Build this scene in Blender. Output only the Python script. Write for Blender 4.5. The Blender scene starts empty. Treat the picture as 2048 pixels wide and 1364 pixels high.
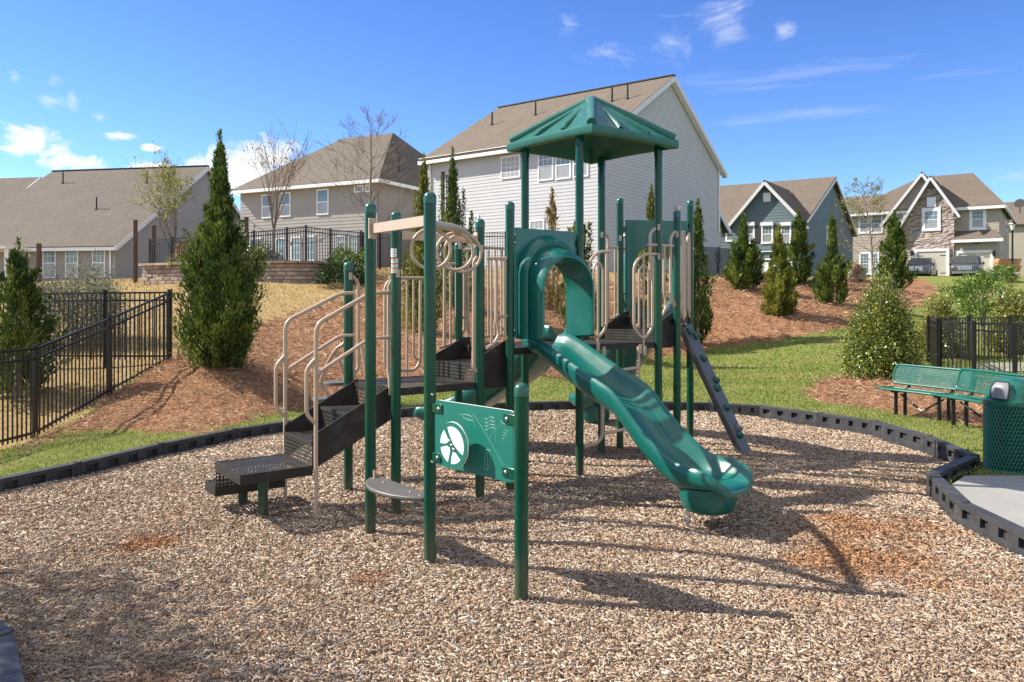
import bpy, bmesh, math, random
import numpy as np
from mathutils import Vector, Matrix, noise
random.seed(11); rng = np.random.default_rng(11)
SC = bpy.context.scene; COL = SC.collection
# ------------------------------------------------------------------ camera, sky, sun, exposure
F, CX, HY, CH = 1600.0, 1024.0, 600.0, 1.93        # focal length and horizon in photo pixels, eye height in metres
cd = bpy.data.cameras.new('camera'); cam = bpy.data.objects.new('camera', cd); COL.objects.link(cam)
cam.location = (0, 0, CH); cam.rotation_euler = (math.radians(90), 0, 0)
cd.sensor_width = 36; cd.lens = F / 2048 * 36; cd.shift_y = -(682 - HY) / 2048; cd.clip_end = 1500; cd.clip_start = .1
SC.camera = cam
SUN_EL = math.radians(40); SX, SY = -.978, .208     # towards the sun
world = bpy.data.worlds.new('World'); SC.world = world; world.use_nodes = True
sun = bpy.data.lights.new('sun', 'SUN'); sun.energy = 4.7; sun.angle = math.radians(.5); sun.color = (1, .925, .81)
so = bpy.data.objects.new('sun', sun); COL.objects.link(so)
sd = Vector((SX * math.cos(SUN_EL), SY * math.cos(SUN_EL), math.sin(SUN_EL)))
so.rotation_euler = sd.to_track_quat('Z', 'Y').to_euler(); so.location = sd * 60
SC.view_settings.view_transform = 'Standard'; SC.view_settings.look = 'None'; SC.view_settings.exposure = 1.15
SC.cycles.max_bounces = 6; SC.cycles.transparent_max_bounces = 12

def build_world():
    nt = world.node_tree; N, Lk = nt.nodes, nt.links; N.clear()
    def nd(t, **k):
        n = N.new(t)
        for a, b in k.items(): setattr(n, a, b)
        return n
    def mth(op, a, b=None, c=None, clamp=False):
        n = nd('ShaderNodeMath', operation=op, use_clamp=clamp)
        for i, v in enumerate((a, b, c)):
            if v is None: continue
            if isinstance(v, (int, float)): n.inputs[i].default_value = v
            else: Lk.new(v, n.inputs[i])
        return n.outputs[0]
    out = nd('ShaderNodeOutputWorld'); bg = nd('ShaderNodeBackground'); Lk.new(bg.outputs[0], out.inputs[0])
    sky = nd('ShaderNodeTexSky', sky_type='NISHITA'); sky.sun_disc = False
    sky.sun_elevation = SUN_EL; sky.sun_rotation = math.atan2(SX, SY)
    sky.altitude = 300; sky.air_density = 1.0; sky.dust_density = 0.0; sky.ozone_density = 2.2
    hsv = nd('ShaderNodeHueSaturation'); hsv.inputs['Hue'].default_value = .512; hsv.inputs['Saturation'].default_value = 1.12; hsv.inputs['Value'].default_value = 1.0
    Lk.new(sky.outputs[0], hsv.inputs['Color'])
    gr = nd('ShaderNodeMix', data_type='RGBA', blend_type='MULTIPLY'); gr.inputs['Factor'].default_value = 1; Lk.new(hsv.outputs[0], gr.inputs['A']); gr.inputs['B'].default_value = (.45, .56, .74, 1)
    gm = nd('ShaderNodeGamma'); gm.inputs['Gamma'].default_value = 1.17; Lk.new(gr.outputs['Result'], gm.inputs['Color']); gr2 = nd('ShaderNodeMix', data_type='RGBA', blend_type='MULTIPLY'); gr2.inputs['Factor'].default_value = 1; Lk.new(gm.outputs[0], gr2.inputs['A']); gr2.inputs['B'].default_value = (.97, .91, .8, 1)
    tc = nd('ShaderNodeTexCoord'); sep = nd('ShaderNodeSeparateXYZ'); Lk.new(tc.outputs['Generated'], sep.inputs[0])
    az = mth('ARCTAN2', sep.outputs[0], sep.outputs[1]); el = mth('ARCSINE', sep.outputs[2])
    cmb = nd('ShaderNodeCombineXYZ'); Lk.new(az, cmb.inputs[0]); Lk.new(el, cmb.inputs[1])
    def layer(items, scale, stretch, lo, hi, seed, detail=9, dist=.6):
        cur = None
        for px, py, rx, ry in items:
            a0 = math.atan2(px - CX, F); e0 = math.atan2(HY - py, math.hypot(F, px - CX))
            ax, ay = rx / F * math.cos(a0) ** 2, ry / F * math.cos(a0)
            dx = mth('DIVIDE', mth('SUBTRACT', az, a0), ax); dy = mth('DIVIDE', mth('SUBTRACT', el, e0), ay)
            d = mth('SQRT', mth('ADD', mth('MULTIPLY', dx, dx), mth('MULTIPLY', dy, dy)))
            f = mth('SUBTRACT', 1.25, d)
            cur = f if cur is None else mth('MAXIMUM', cur, f)
        mp = nd('ShaderNodeMapping'); mp.inputs['Scale'].default_value = (stretch[0], stretch[1], 1); mp.inputs['Location'].default_value = (seed, seed * .7, seed)
        mp.inputs['Rotation'].default_value = (0, 0, stretch[2])
        Lk.new(cmb.outputs[0], mp.inputs[0])
        nz = nd('ShaderNodeTexNoise'); nz.inputs['Scale'].default_value = scale; nz.inputs['Detail'].default_value = detail; nz.inputs['Roughness'].default_value = .62
        nz.inputs['Distortion'].default_value = dist
        Lk.new(mp.outputs[0], nz.inputs['Vector'])
        v = mth('ADD', mth('MULTIPLY', cur, .5), mth('MULTIPLY', mth('SUBTRACT', nz.outputs[0], .5), 2.1))
        r = nd('ShaderNodeMapRange', interpolation_type='SMOOTHSTEP'); r.inputs['From Min'].default_value = lo; r.inputs['From Max'].default_value = hi
        Lk.new(v, r.inputs['Value']); return mth('MULTIPLY', r.outputs[0], mth('GREATER_THAN', sep.outputs[1], .05))
    cum = layer([(60, 290, 80, 38), (150, 326, 65, 24), (515, 335, 110, 62), (430, 350, 90, 45), (305, 335, 60, 18), (245, 272, 40, 13), (300, 295, 25, 9), (30, 360, 50, 14)], 15, (1, 1.5, 0), .12, .5, 3.1)
    wis = layer([(1445, 35, 75, 50), (1340, 85, 50, 45), (1200, 108, 95, 26), (1135, 50, 28, 26), (1565, 60, 25, 16), (100, 200, 28, 16), (145, 196, 14, 24), (30, 155, 16, 16), (200, 235, 20, 10), (110, 165, 20, 12)], 14, (1, 1.8, .5), .1, 1.05, 8.3, 10, 1.2)
    str_ = layer([(1560, 150, 230, 16), (1480, 248, 100, 12), (1650, 225, 120, 12), (2030, 350, 60, 16), (1900, 150, 120, 8), (1540, 175, 140, 8)], 9, (1, 7, .06), .0, 1.3, 5.7, 10, .8)
    tot = mth('ADD', mth('MAXIMUM', cum, mth('MULTIPLY', wis, .5)), mth('MULTIPLY', str_, .3), clamp=True)
    # unseen broken cloud, added overhead and behind the viewer for neutral fill light
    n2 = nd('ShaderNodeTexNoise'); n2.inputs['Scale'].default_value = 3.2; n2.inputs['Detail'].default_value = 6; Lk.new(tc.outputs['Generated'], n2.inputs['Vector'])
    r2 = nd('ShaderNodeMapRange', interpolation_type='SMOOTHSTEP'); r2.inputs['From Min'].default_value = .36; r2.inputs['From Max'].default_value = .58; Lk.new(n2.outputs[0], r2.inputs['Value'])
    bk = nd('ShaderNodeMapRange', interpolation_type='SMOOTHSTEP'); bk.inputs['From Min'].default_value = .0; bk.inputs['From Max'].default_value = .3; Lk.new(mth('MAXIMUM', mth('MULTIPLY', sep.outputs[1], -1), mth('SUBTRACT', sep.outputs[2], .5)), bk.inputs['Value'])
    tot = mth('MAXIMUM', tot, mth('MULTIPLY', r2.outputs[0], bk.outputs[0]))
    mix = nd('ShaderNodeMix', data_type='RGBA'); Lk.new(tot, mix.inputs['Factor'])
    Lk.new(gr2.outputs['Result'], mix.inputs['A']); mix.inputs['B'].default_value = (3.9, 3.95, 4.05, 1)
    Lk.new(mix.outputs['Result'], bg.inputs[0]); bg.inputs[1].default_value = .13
build_world()

# ------------------------------------------------------------------ helpers
def at(px, py, Y): return Vector(((px - CX) * Y / F, Y, CH - (py - HY) * Y / F))
def gp(px, py, z=0.0):
    Y = (CH - z) * F / (py - HY); return ((px - CX) * Y / F, Y)
class Plane:
    """vertical plane through two ground points; turns photo pixels into points of that plane"""
    def __init__(s, P0, P1, off=0.0):
        s.o = Vector((P0[0], P0[1])); s.d = Vector((P1[0] - P0[0], P1[1] - P0[1])); s.len = s.d.length; s.d.normalize()
        s.n = Vector((s.d.y, -s.d.x))
        if s.n.dot(-s.o) < 0: s.n = -s.n            # towards the viewer
        s.o = s.o + s.n * off
    def st(s, px, py):
        k = (px - CX) / F; t = (k * s.o.y - s.o.x) / (s.d.x - k * s.d.y); Y = s.o.y + s.d.y * t
        return t, CH - (py - HY) * Y / F
    def pt(s, t, z, off=0.0):
        p = s.o + s.d * t + s.n * off; return Vector((p.x, p.y, z))
    def __call__(s, px, py, off=0.0):
        t, z = s.st(px, py); return s.pt(t, z, off)

class MB:
    def __init__(s): s.v = []; s.f = []; s.m = []; s.uv = {}
    def poly(s, pts, mi=0, uv=None):
        b = len(s.v); s.v += [tuple(p) for p in pts]; s.f.append(tuple(range(b, b + len(pts)))); s.m.append(mi)
        if uv: s.uv[len(s.f) - 1] = uv
    def box(s, x0, x1, y0, y1, z0, z1, M=None, mi=0):
        c = [(x0, y0, z0), (x1, y0, z0), (x1, y1, z0), (x0, y1, z0), (x0, y0, z1), (x1, y0, z1), (x1, y1, z1), (x0, y1, z1)]
        if M is not None: c = [tuple(M @ Vector(p)) for p in c]
        b = len(s.v); s.v += c
        for q in ((0, 3, 2, 1), (4, 5, 6, 7), (0, 1, 5, 4), (1, 2, 6, 5), (2, 3, 7, 6), (3, 0, 4, 7)):
            s.f.append(tuple(b + i for i in q)); s.m.append(mi)
    def beam(s, p, q, w, h, up=(0, 0, 1), mi=0):
        p, q = Vector(p), Vector(q); d = (q - p); L = d.length; d.normalize(); up = Vector(up)
        x = d.cross(up); x.normalize(); u = x.cross(d)
        M = Matrix((x, d, u)).transposed().to_4x4(); M.translation = p
        s.box(-w / 2, w / 2, 0, L, -h / 2, h / 2, M, mi)
    def prism(s, pts, vec, mi=0):
        vec = Vector(vec); a = [Vector(p) for p in pts]; c = [p + vec for p in a]; n = len(a)
        s.poly(a[::-1], mi); s.poly(c, mi)
        for i in range(n): s.poly([a[i], a[(i + 1) % n], c[(i + 1) % n], c[i]], mi)
    def tube(s, pts, r, seg=8, closed=False, caps=True, mi=0):
        P = [Vector(p) for p in pts]; n = len(P)
        if n < 2: return
        rs = r if hasattr(r, '__len__') else [r] * n
        T = []
        for i in range(n):
            a = P[(i - 1) % n] if (closed or i > 0) else P[i]; b = P[(i + 1) % n] if (closed or i < n - 1) else P[i]
            t = b - a; t.normalize(); T.append(t)
        ref = Vector((0, 0, 1)) if abs(T[0].z) < .9 else Vector((1, 0, 0))
        x = T[0].cross(ref); x.normalize(); b0 = len(s.v)
        for i in range(n):
            x = x - T[i] * x.dot(T[i])
            if x.length < 1e-6: x = T[i].orthogonal()
            x.normalize(); y = T[i].cross(x)
            for k in range(seg):
                a = 2 * math.pi * k / seg; s.v.append(tuple(P[i] + (x * math.cos(a) + y * math.sin(a)) * rs[i]))
        for i in range(n if closed else n - 1):
            j = (i + 1) % n
            for k in range(seg):
                l = (k + 1) % seg; s.f.append((b0 + i * seg + k, b0 + i * seg + l, b0 + j * seg + l, b0 + j * seg + k)); s.m.append(mi)
        if caps and not closed:
            s.f.append(tuple(b0 + k for k in range(seg))[::-1]); s.m.append(mi)
            s.f.append(tuple(b0 + (n - 1) * seg + k for k in range(seg))); s.m.append(mi)
    def lathe(s, c, prof, seg=24, mi=0, axis=None):
        c = Vector(c); b0 = len(s.v); n = len(prof); R = Vector((0, 0, 1)).rotation_difference(Vector(axis)).to_matrix() if axis else None
        for r, z in prof:
            for k in range(seg):
                a = 2 * math.pi * k / seg; p = Vector((r * math.cos(a), r * math.sin(a), z))
                s.v.append(tuple(c + (R @ p if R else p)))
        for i in range(n - 1):
            for k in range(seg):
                l = (k + 1) % seg; s.f.append((b0 + i * seg + k, b0 + i * seg + l, b0 + (i + 1) * seg + l, b0 + (i + 1) * seg + k)); s.m.append(mi)
        s.f.append(tuple(b0 + k for k in range(seg))[::-1]); s.m.append(mi)
        s.f.append(tuple(b0 + (n - 1) * seg + k for k in range(seg))); s.m.append(mi)
    def loft(s, secs, closed_sec=True, caps=True, mi=0):
        b0 = len(s.v); n = len(secs[0])
        for q in secs: s.v += [tuple(p) for p in q]
        for i in range(len(secs) - 1):
            for k in range(n if closed_sec else n - 1):
                l = (k + 1) % n; s.f.append((b0 + i * n + k, b0 + i * n + l, b0 + (i + 1) * n + l, b0 + (i + 1) * n + k)); s.m.append(mi)
        if caps:
            s.f.append(tuple(b0 + k for k in range(n))[::-1]); s.m.append(mi)
            e = b0 + (len(secs) - 1) * n; s.f.append(tuple(e + k for k in range(n))); s.m.append(mi)
    def build(s, name, mats, parent=None, smooth=40, loc=None, bevel=0):
        me = bpy.data.meshes.new(name)
        R = wloc(parent) if parent else (Vector(loc) if loc is not None else Vector((0, 0, 0)))
        me.from_pydata([(a - R.x, b - R.y, c - R.z) for a, b, c in s.v], [], s.f)
        mats = mats if isinstance(mats, (list, tuple)) else [mats]
        for m in mats: me.materials.append(m)
        if len(mats) > 1: me.polygons.foreach_set('material_index', s.m)
        if s.uv:
            ul = me.uv_layers.new(name='UVMap')
            for fi, uv in s.uv.items():
                for li, c in zip(me.polygons[fi].loop_indices, uv): ul.data[li].uv = c
        bm = bmesh.new(); bm.from_mesh(me); bmesh.ops.remove_doubles(bm, verts=bm.verts, dist=1e-5) if not s.uv else None
        bmesh.ops.recalc_face_normals(bm, faces=bm.faces); bm.to_mesh(me); bm.free()
        if smooth:
            me.polygons.foreach_set('use_smooth', [True] * len(me.polygons)); me.set_sharp_from_angle(angle=math.radians(smooth))
        o = bpy.data.objects.new(name, me); COL.objects.link(o)
        if parent: o.parent = parent
        else: o.location = R
        if bevel:
            b = o.modifiers.new('bevel', 'BEVEL'); b.width = bevel; b.segments = 2; b.limit_method = 'ANGLE'
        return o
def wloc(o):
    v = Vector((0, 0, 0))
    while o: v += o.location; o = o.parent
    return v
def tag(o, label=None, cat=None, group=None, kind=None):
    if label: o['label'] = label
    if cat: o['category'] = cat
    if group: o['group'] = group
    if kind: o['kind'] = kind
    return o
def thing(name, label, cat, loc, group=None):
    o = bpy.data.objects.new(name, None); COL.objects.link(o); o.location = loc; o.empty_display_size = .2
    return tag(o, label, cat, group)
def rnd(pts, r, n=5, closed=False):
    """round the corners of a polyline"""
    P = [Vector(p) for p in pts]; out = []
    for i, p in enumerate(P):
        if not closed and i in (0, len(P) - 1): out.append(p); continue
        a, b = P[i - 1] - p, P[(i + 1) % len(P)] - p; la, lb = a.length, b.length
        if la < 1e-6 or lb < 1e-6: continue
        t = min(r, la * .48, lb * .48); A, B = p + a / la * t, p + b / lb * t
        for k in range(n + 1):
            u = k / n; out.append(A * (1 - u) ** 2 + p * 2 * u * (1 - u) + B * u * u)
    return out
def catmull(pts, n=8):
    P = [Vector(p) for p in pts]; P = [P[0] * 2 - P[1]] + P + [P[-1] * 2 - P[-2]]; out = []
    for i in range(1, len(P) - 2):
        for k in range(n):
            t = k / n; a, b, c, d = P[i - 1], P[i], P[i + 1], P[i + 2]
            out.append(.5 * ((2 * b) + (c - a) * t + (2 * a - 5 * b + 4 * c - d) * t * t + (3 * b - a - 3 * c + d) * t ** 3))
    out.append(P[-2]); return out
def np_mesh(name, V, Fc, mat, parent=None, loc=None, smooth=False, nside=4, extra=None):
    """fast mesh from arrays"""
    me = bpy.data.meshes.new(name); V = np.asarray(V, dtype=np.float32).reshape(-1, 3)
    R = wloc(parent) if parent else (Vector(loc) if loc is not None else Vector((0, 0, 0)))
    V = V - np.array([R.x, R.y, R.z], dtype=np.float32)
    Fc = np.asarray(Fc, dtype=np.int32).reshape(-1, nside); n = len(Fc)
    me.vertices.add(len(V)); me.vertices.foreach_set('co', V.ravel())
    me.loops.add(n * nside); me.loops.foreach_set('vertex_index', Fc.ravel())
    me.polygons.add(n); me.polygons.foreach_set('loop_start', np.arange(0, n * nside, nside, dtype=np.int32))
    me.polygons.foreach_set('loop_total', np.full(n, nside, dtype=np.int32))
    if smooth: me.polygons.foreach_set('use_smooth', np.ones(n, dtype=bool))
    me.materials.append(mat); me.update(calc_edges=True)
    o = bpy.data.objects.new(name, me); COL.objects.link(o)
    if parent: o.parent = parent
    else: o.location = R
    return o
def kites(P, D, L, W, bend=0.0, side=None):
    """one folded leaf-shaped face per row: base P, direction D, length L, width W"""
    n = len(P); D = D / np.linalg.norm(D, axis=1, keepdims=True)
    if side is None: side = rng.normal(size=(n, 3))
    S = np.cross(D, side); S /= np.maximum(np.linalg.norm(S, axis=1, keepdims=True), 1e-6)
    Nn = np.cross(S, D); L = np.asarray(L).reshape(-1, 1); W = np.asarray(W).reshape(-1, 1)
    mid = P + D * L * .45 + Nn * L * bend
    V = np.stack([P, mid + S * W * .5, P + D * L, mid - S * W * .5], axis=1).reshape(-1, 3)
    return V, np.arange(4 * n).reshape(-1, 4)

# ------------------------------------------------------------------ materials
def newmat(name):
    m = bpy.data.materials.new(name); m.use_nodes = True; return m, m.node_tree.nodes, m.node_tree.links, m.node_tree.nodes['Principled BSDF']
def ramp(N, stops):
    r = N.new('ShaderNodeValToRGB'); e = r.color_ramp.elements
    while len(e) < len(stops): e.new(.5)
    for i, (p, c) in enumerate(stops): e[i].position = p; e[i].color = (*c, 1)
    return r
def tex(N, Lk, kind, scale, coord='Object', detail=4, stretch=None, rough=.6):
    tc = N.new('ShaderNodeTexCoord'); mp = N.new('ShaderNodeMapping'); Lk.new(tc.outputs[coord], mp.inputs[0])
    if stretch: mp.inputs['Scale'].default_value = stretch
    t = N.new('ShaderNodeTex' + kind); t.inputs['Scale'].default_value = scale
    if kind == 'Noise': t.inputs['Detail'].default_value = detail; t.inputs['Roughness'].default_value = rough
    Lk.new(mp.outputs[0], t.inputs['Vector']); return t
def mat(name, col, rough=.5, var=.12, scale=5, bump=0, bscale=80, metal=0, coat=0, island=0, spec=.5, dirt=None, stretch=None, dust=0):
    m, N, Lk, b = newmat(name)
    t = tex(N, Lk, 'Noise', scale, stretch=stretch)
    r = ramp(N, [(.3, tuple(c * (1 - var) for c in col)), (.7, tuple(min(1, c * (1 + var)) for c in col))]); Lk.new(t.outputs[0], r.inputs[0]); cur = r.outputs[0]
    if dirt:
        t2 = tex(N, Lk, 'Noise', dirt[2], detail=8, rough=.7); q = N.new('ShaderNodeMapRange'); q.inputs[1].default_value = dirt[3] if len(dirt) > 3 else .5; q.inputs[2].default_value = .75; q.inputs[4].default_value = dirt[1]
        Lk.new(t2.outputs[0], q.inputs[0]); mx = N.new('ShaderNodeMix'); mx.data_type = 'RGBA'; Lk.new(q.outputs[0], mx.inputs['Factor']); Lk.new(cur, mx.inputs['A']); mx.inputs['B'].default_value = (*dirt[0], 1); cur = mx.outputs['Result']
    if dust:
        tcd = N.new('ShaderNodeTexCoord'); sx = N.new('ShaderNodeSeparateXYZ'); Lk.new(tcd.outputs['Object'], sx.inputs[0]); nd_ = tex(N, Lk, 'Noise', 14, detail=6)
        ma = N.new('ShaderNodeMath'); ma.operation = 'MULTIPLY_ADD'; Lk.new(nd_.outputs[0], ma.inputs[0]); ma.inputs[1].default_value = .5; Lk.new(sx.outputs[2], ma.inputs[2])
        q = N.new('ShaderNodeMapRange'); q.inputs[1].default_value = .62; q.inputs[2].default_value = .2; q.inputs[4].default_value = dust; Lk.new(ma.outputs[0], q.inputs[0]); mx = N.new('ShaderNodeMix'); mx.data_type = 'RGBA'; Lk.new(q.outputs[0], mx.inputs['Factor']); Lk.new(cur, mx.inputs['A']); mx.inputs['B'].default_value = (.16, .115, .075, 1); cur = mx.outputs['Result']
    if island:
        g = N.new('ShaderNodeNewGeometry'); hs = N.new('ShaderNodeHueSaturation'); q = N.new('ShaderNodeMapRange'); q.inputs[3].default_value = 1 - island; q.inputs[4].default_value = 1 + island
        Lk.new(g.outputs['Random Per Island'], q.inputs[0]); Lk.new(q.outputs[0], hs.inputs['Value']); Lk.new(cur, hs.inputs['Color']); cur = hs.outputs[0]
    Lk.new(cur, b.inputs['Base Color']); b.inputs['Metallic'].default_value = metal; b.inputs['Specular IOR Level'].default_value = spec
    b.inputs['Coat Weight'].default_value = coat; b.inputs['Coat Roughness'].default_value = .12
    t3 = tex(N, Lk, 'Noise', scale * 2.3); q = N.new('ShaderNodeMapRange'); q.inputs[3].default_value = max(.03, rough - .1); q.inputs[4].default_value = min(1, rough + .1); Lk.new(t3.outputs[0], q.inputs[0]); Lk.new(q.outputs[0], b.inputs['Roughness'])
    if bump:
        t4 = tex(N, Lk, 'Noise', bscale, detail=6); bp = N.new('ShaderNodeBump'); bp.inputs['Strength'].default_value = 1; bp.inputs['Distance'].default_value = bump
        Lk.new(t4.outputs[0], bp.inputs['Height']); Lk.new(bp.outputs[0], b.inputs['Normal'])
    return m
def leafmat(name, stops, rough=.55, trans=.25, spec=.4, tone=False, patch=None):
    m, N, Lk, b = newmat(name); g = N.new('ShaderNodeNewGeometry'); r = ramp(N, stops); src = g.outputs['Random Per Island']
    if tone:
        at_ = N.new('ShaderNodeAttribute'); at_.attribute_name = 'tone'; mx_ = N.new('ShaderNodeMix'); mx_.inputs[0].default_value = .6; Lk.new(src, mx_.inputs[2]); Lk.new(at_.outputs['Fac'], mx_.inputs[3]); src = mx_.outputs[0]
    Lk.new(src, r.inputs[0])
    cur = r.outputs[0]
    if patch:
        nz = tex(N, Lk, 'Noise', patch[1], detail=5, rough=.65); q = N.new('ShaderNodeMapRange'); q.inputs[1].default_value = patch[2]; q.inputs[2].default_value = patch[2] + .18; q.inputs[4].default_value = patch[3]; Lk.new(nz.outputs[0], q.inputs[0])
        mx = N.new('ShaderNodeMix'); mx.data_type = 'RGBA'; Lk.new(q.outputs[0], mx.inputs['Factor']); Lk.new(cur, mx.inputs['A']); mx.inputs['B'].default_value = (*patch[0], 1); cur = mx.outputs['Result']
    Lk.new(cur, b.inputs['Base Color']); b.inputs['Roughness'].default_value = rough; b.inputs['Specular IOR Level'].default_value = spec
    tr = N.new('ShaderNodeBsdfTranslucent'); Lk.new(cur, tr.inputs[0]); mx = N.new('ShaderNodeMixShader'); mx.inputs[0].default_value = trans
    Lk.new(b.outputs[0], mx.inputs[1]); Lk.new(tr.outputs[0], mx.inputs[2]); Lk.new(mx.outputs[0], N['Material Output'].inputs[0]); return m
def perf(name, col, pitch, hole, rough=.45):
    """sheet metal with punched holes, laid out in UV metres"""
    m, N, Lk, b = newmat(name); b.inputs['Roughness'].default_value = rough; b.inputs['Specular IOR Level'].default_value = .3
    nz = tex(N, Lk, 'Noise', 6, detail=6); r = ramp(N, [(.35, tuple(c * .75 for c in col)), (.75, tuple(c * 1.5 for c in col))]); Lk.new(nz.outputs[0], r.inputs[0]); Lk.new(r.outputs[0], b.inputs['Base Color'])
    uv = N.new('ShaderNodeUVMap'); vm = N.new('ShaderNodeVectorMath'); vm.operation = 'SCALE'; vm.inputs['Scale'].default_value = 1 / pitch; Lk.new(uv.outputs[0], vm.inputs[0])
    fr = N.new('ShaderNodeVectorMath'); fr.operation = 'FRACTION'; Lk.new(vm.outputs[0], fr.inputs[0])
    ds = N.new('ShaderNodeVectorMath'); ds.operation = 'DISTANCE'; ds.inputs[1].default_value = (.5, .5, 0); Lk.new(fr.outputs[0], ds.inputs[0])
    lt = N.new('ShaderNodeMath'); lt.operation = 'LESS_THAN'; lt.inputs[1].default_value = hole / 2 / pitch; Lk.new(ds.outputs['Value'], lt.inputs[0])
    tp = N.new('ShaderNodeBsdfTransparent'); mx = N.new('ShaderNodeMixShader'); Lk.new(lt.outputs[0], mx.inputs[0]); Lk.new(b.outputs[0], mx.inputs[1]); Lk.new(tp.outputs[0], mx.inputs[2]); Lk.new(mx.outputs[0], N['Material Output'].inputs[0])
    return m
def shingle(name, col):
    m, N, Lk, b = newmat(name); b.inputs['Roughness'].default_value = .9; b.inputs['Specular IOR Level'].default_value = .2
    t = tex(N, Lk, 'Noise', 3.6, detail=6, stretch=(1, 1, 4), rough=.8); t2 = tex(N, Lk, 'Noise', .5, detail=3)
    r = ramp(N, [(.3, tuple(c * .62 for c in col)), (.5, col), (.72, tuple(c * 1.4 for c in col))]); Lk.new(t.outputs[0], r.inputs[0])
    r2 = ramp(N, [(.3, (.88, .88, .88)), (.7, (1.0, 1.0, 1.0))]); Lk.new(t2.outputs[0], r2.inputs[0])
    mx = N.new('ShaderNodeMix'); mx.data_type = 'RGBA'; mx.blend_type = 'MULTIPLY'; mx.inputs['Factor'].default_value = 1; Lk.new(r.outputs[0], mx.inputs['A']); Lk.new(r2.outputs[0], mx.inputs['B']); Lk.new(mx.outputs['Result'], b.inputs['Base Color'])
    w = N.new('ShaderNodeTexWave'); tc = N.new('ShaderNodeTexCoord'); w.bands_direction = 'Z'; w.wave_profile = 'SAW'; w.inputs['Scale'].default_value = 2.2; w.inputs['Distortion'].default_value = .6; w.inputs['Detail'].default_value = 3; w.inputs['Detail Scale'].default_value = 3
    Lk.new(tc.outputs['Object'], w.inputs['Vector']); bp = N.new('ShaderNodeBump'); bp.inputs['Distance'].default_value = .03; bp.inputs['Strength'].default_value = .9; Lk.new(w.outputs[0], bp.inputs['Height']); Lk.new(bp.outputs[0], b.inputs['Normal'])
    return m
M = {}
M['post'] = mat('post_green', (.003, .058, .034), .2, .12, 3, coat=.12, spec=.3, dirt=((.03, .06, .045), .2, 9, .6), dust=.45)
M['cap'] = mat('post_cap_green', (.006, .085, .06), .3, .1, 3, coat=.3)
M['plastic'] = mat('slide_plastic', (.002, .108, .09), .3, .1, 2.5, bump=.0006, bscale=240, dirt=((.03, .17, .14), .25, 5, .55), coat=.25)
M['roofplastic'] = mat('canopy_plastic', (.008, .105, .082), .38, .12, 3, bump=.0008, bscale=260, dirt=((.06, .16, .14), .45, 4, .5))
M['sheet'] = mat('panel_sheet', (.004, .135, .102), .42, .06, 6, bump=.0004, bscale=300)
M['white'] = mat('white_sheet', (.82, .82, .8), .45, .03, 6)
M['beige'] = mat('beige_coat', (.45, .335, .245), .38, .07, 4, coat=.15, dirt=((.36, .26, .19), .5, 14, .55))
M['deck'] = mat('deck_coat', (.03, .026, .022), .6, .25, 6, spec=.25, bump=.0008, bscale=300, dirt=((.12, .1, .08), .35, 8, .52))
M['perf'] = perf('deck_perforated', (.036, .032, .027), .034, .02)
M['climb'] = mat('climber_coat', (.09, .085, .08), .5, .12, 6, bump=.0005, bscale=200)
M['steel'] = mat('galvanised_bolt', (.55, .55, .56), .35, .1, 10, metal=1)
M['sticker'] = mat('warning_sticker', (.75, .76, .76), .5, .04, 10)
M['groove'] = mat('routed_groove', (.2, .42, .35), .5)
M['ink'] = mat('sticker_ink', (.12, .12, .13), .6, .1, 10)
M['inkred'] = mat('sticker_orange', (.75, .25, .04), .6, .1, 10)
M['timber'] = mat('border_plastic', (.04, .041, .044), .55, .25, 5, spec=.25, bump=.003, bscale=60, dirt=((.16, .15, .14), .45, 6, .55))
M['black'] = mat('fence_black', (.008, .008, .009), .35, .2, 8)
M['bench'] = mat('bench_coat', (.003, .1, .066), .35, .08, 8, coat=.2)
M['silver'] = mat('flap_plastic', (.17, .17, .185), .35, .05, 8)
M['concrete'] = mat('concrete', (.25, .245, .23), .85, .1, 2, bump=.002, bscale=120, dirt=((.2, .19, .17), .5, 1.5, .5))
M['wood'] = mat('old_post_wood', (.085, .05, .032), .8, .3, 12, bump=.004, bscale=60, stretch=(1, 1, .1))
M['bark'] = mat('grey_bark', (.22, .18, .14), .85, .25, 14, bump=.004, bscale=50)
M['twig'] = mat('brown_twig', (.16, .115, .08), .8, .25, 6)
M['block'] = mat('wall_block', (.33, .25, .2), .9, .22, 3, bump=.02, bscale=14, island=.25)
M['rake'] = mat('rake_trim', (.6, .6, .6), .5, .03, 3)
M['trim'] = mat('white_trim', (.74, .75, .76), .5, .03, 3)
M['glass'] = mat('window_glass', (.14, .2, .23), .06, .25, 1.3, spec=.8)
M['blind'] = mat('window_blind_glass', (.3, .31, .31), .08, .12, 2, spec=.7)
M['roof'] = shingle('roof_shingle', (.14, .114, .09))
M['roof2'] = shingle('roof_shingle_grey', (.135, .114, .094))
M['pipe'] = mat('vent_pipe_black', (.015, .014, .013), .6)
M['s_white'] = mat('siding_pale', (.42, .43, .445), .7, .04, .6)
M['s_grey'] = mat('siding_grey', (.29, .277, .26), .7, .05, .6)
M['s_taupe'] = mat('siding_taupe', (.285, .26, .235), .7, .05, .6)
M['s_blue'] = mat('siding_blue', (.115, .16, .18), .7, .05, .6)
M['s_tan'] = mat('siding_tan', (.36, .32, .265), .7, .05, .6)
M['door'] = mat('garage_door_tan', (.5, .46, .39), .55, .03, 2)
M['shutter'] = mat('shutter_dark', (.035, .03, .03), .6)
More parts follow.
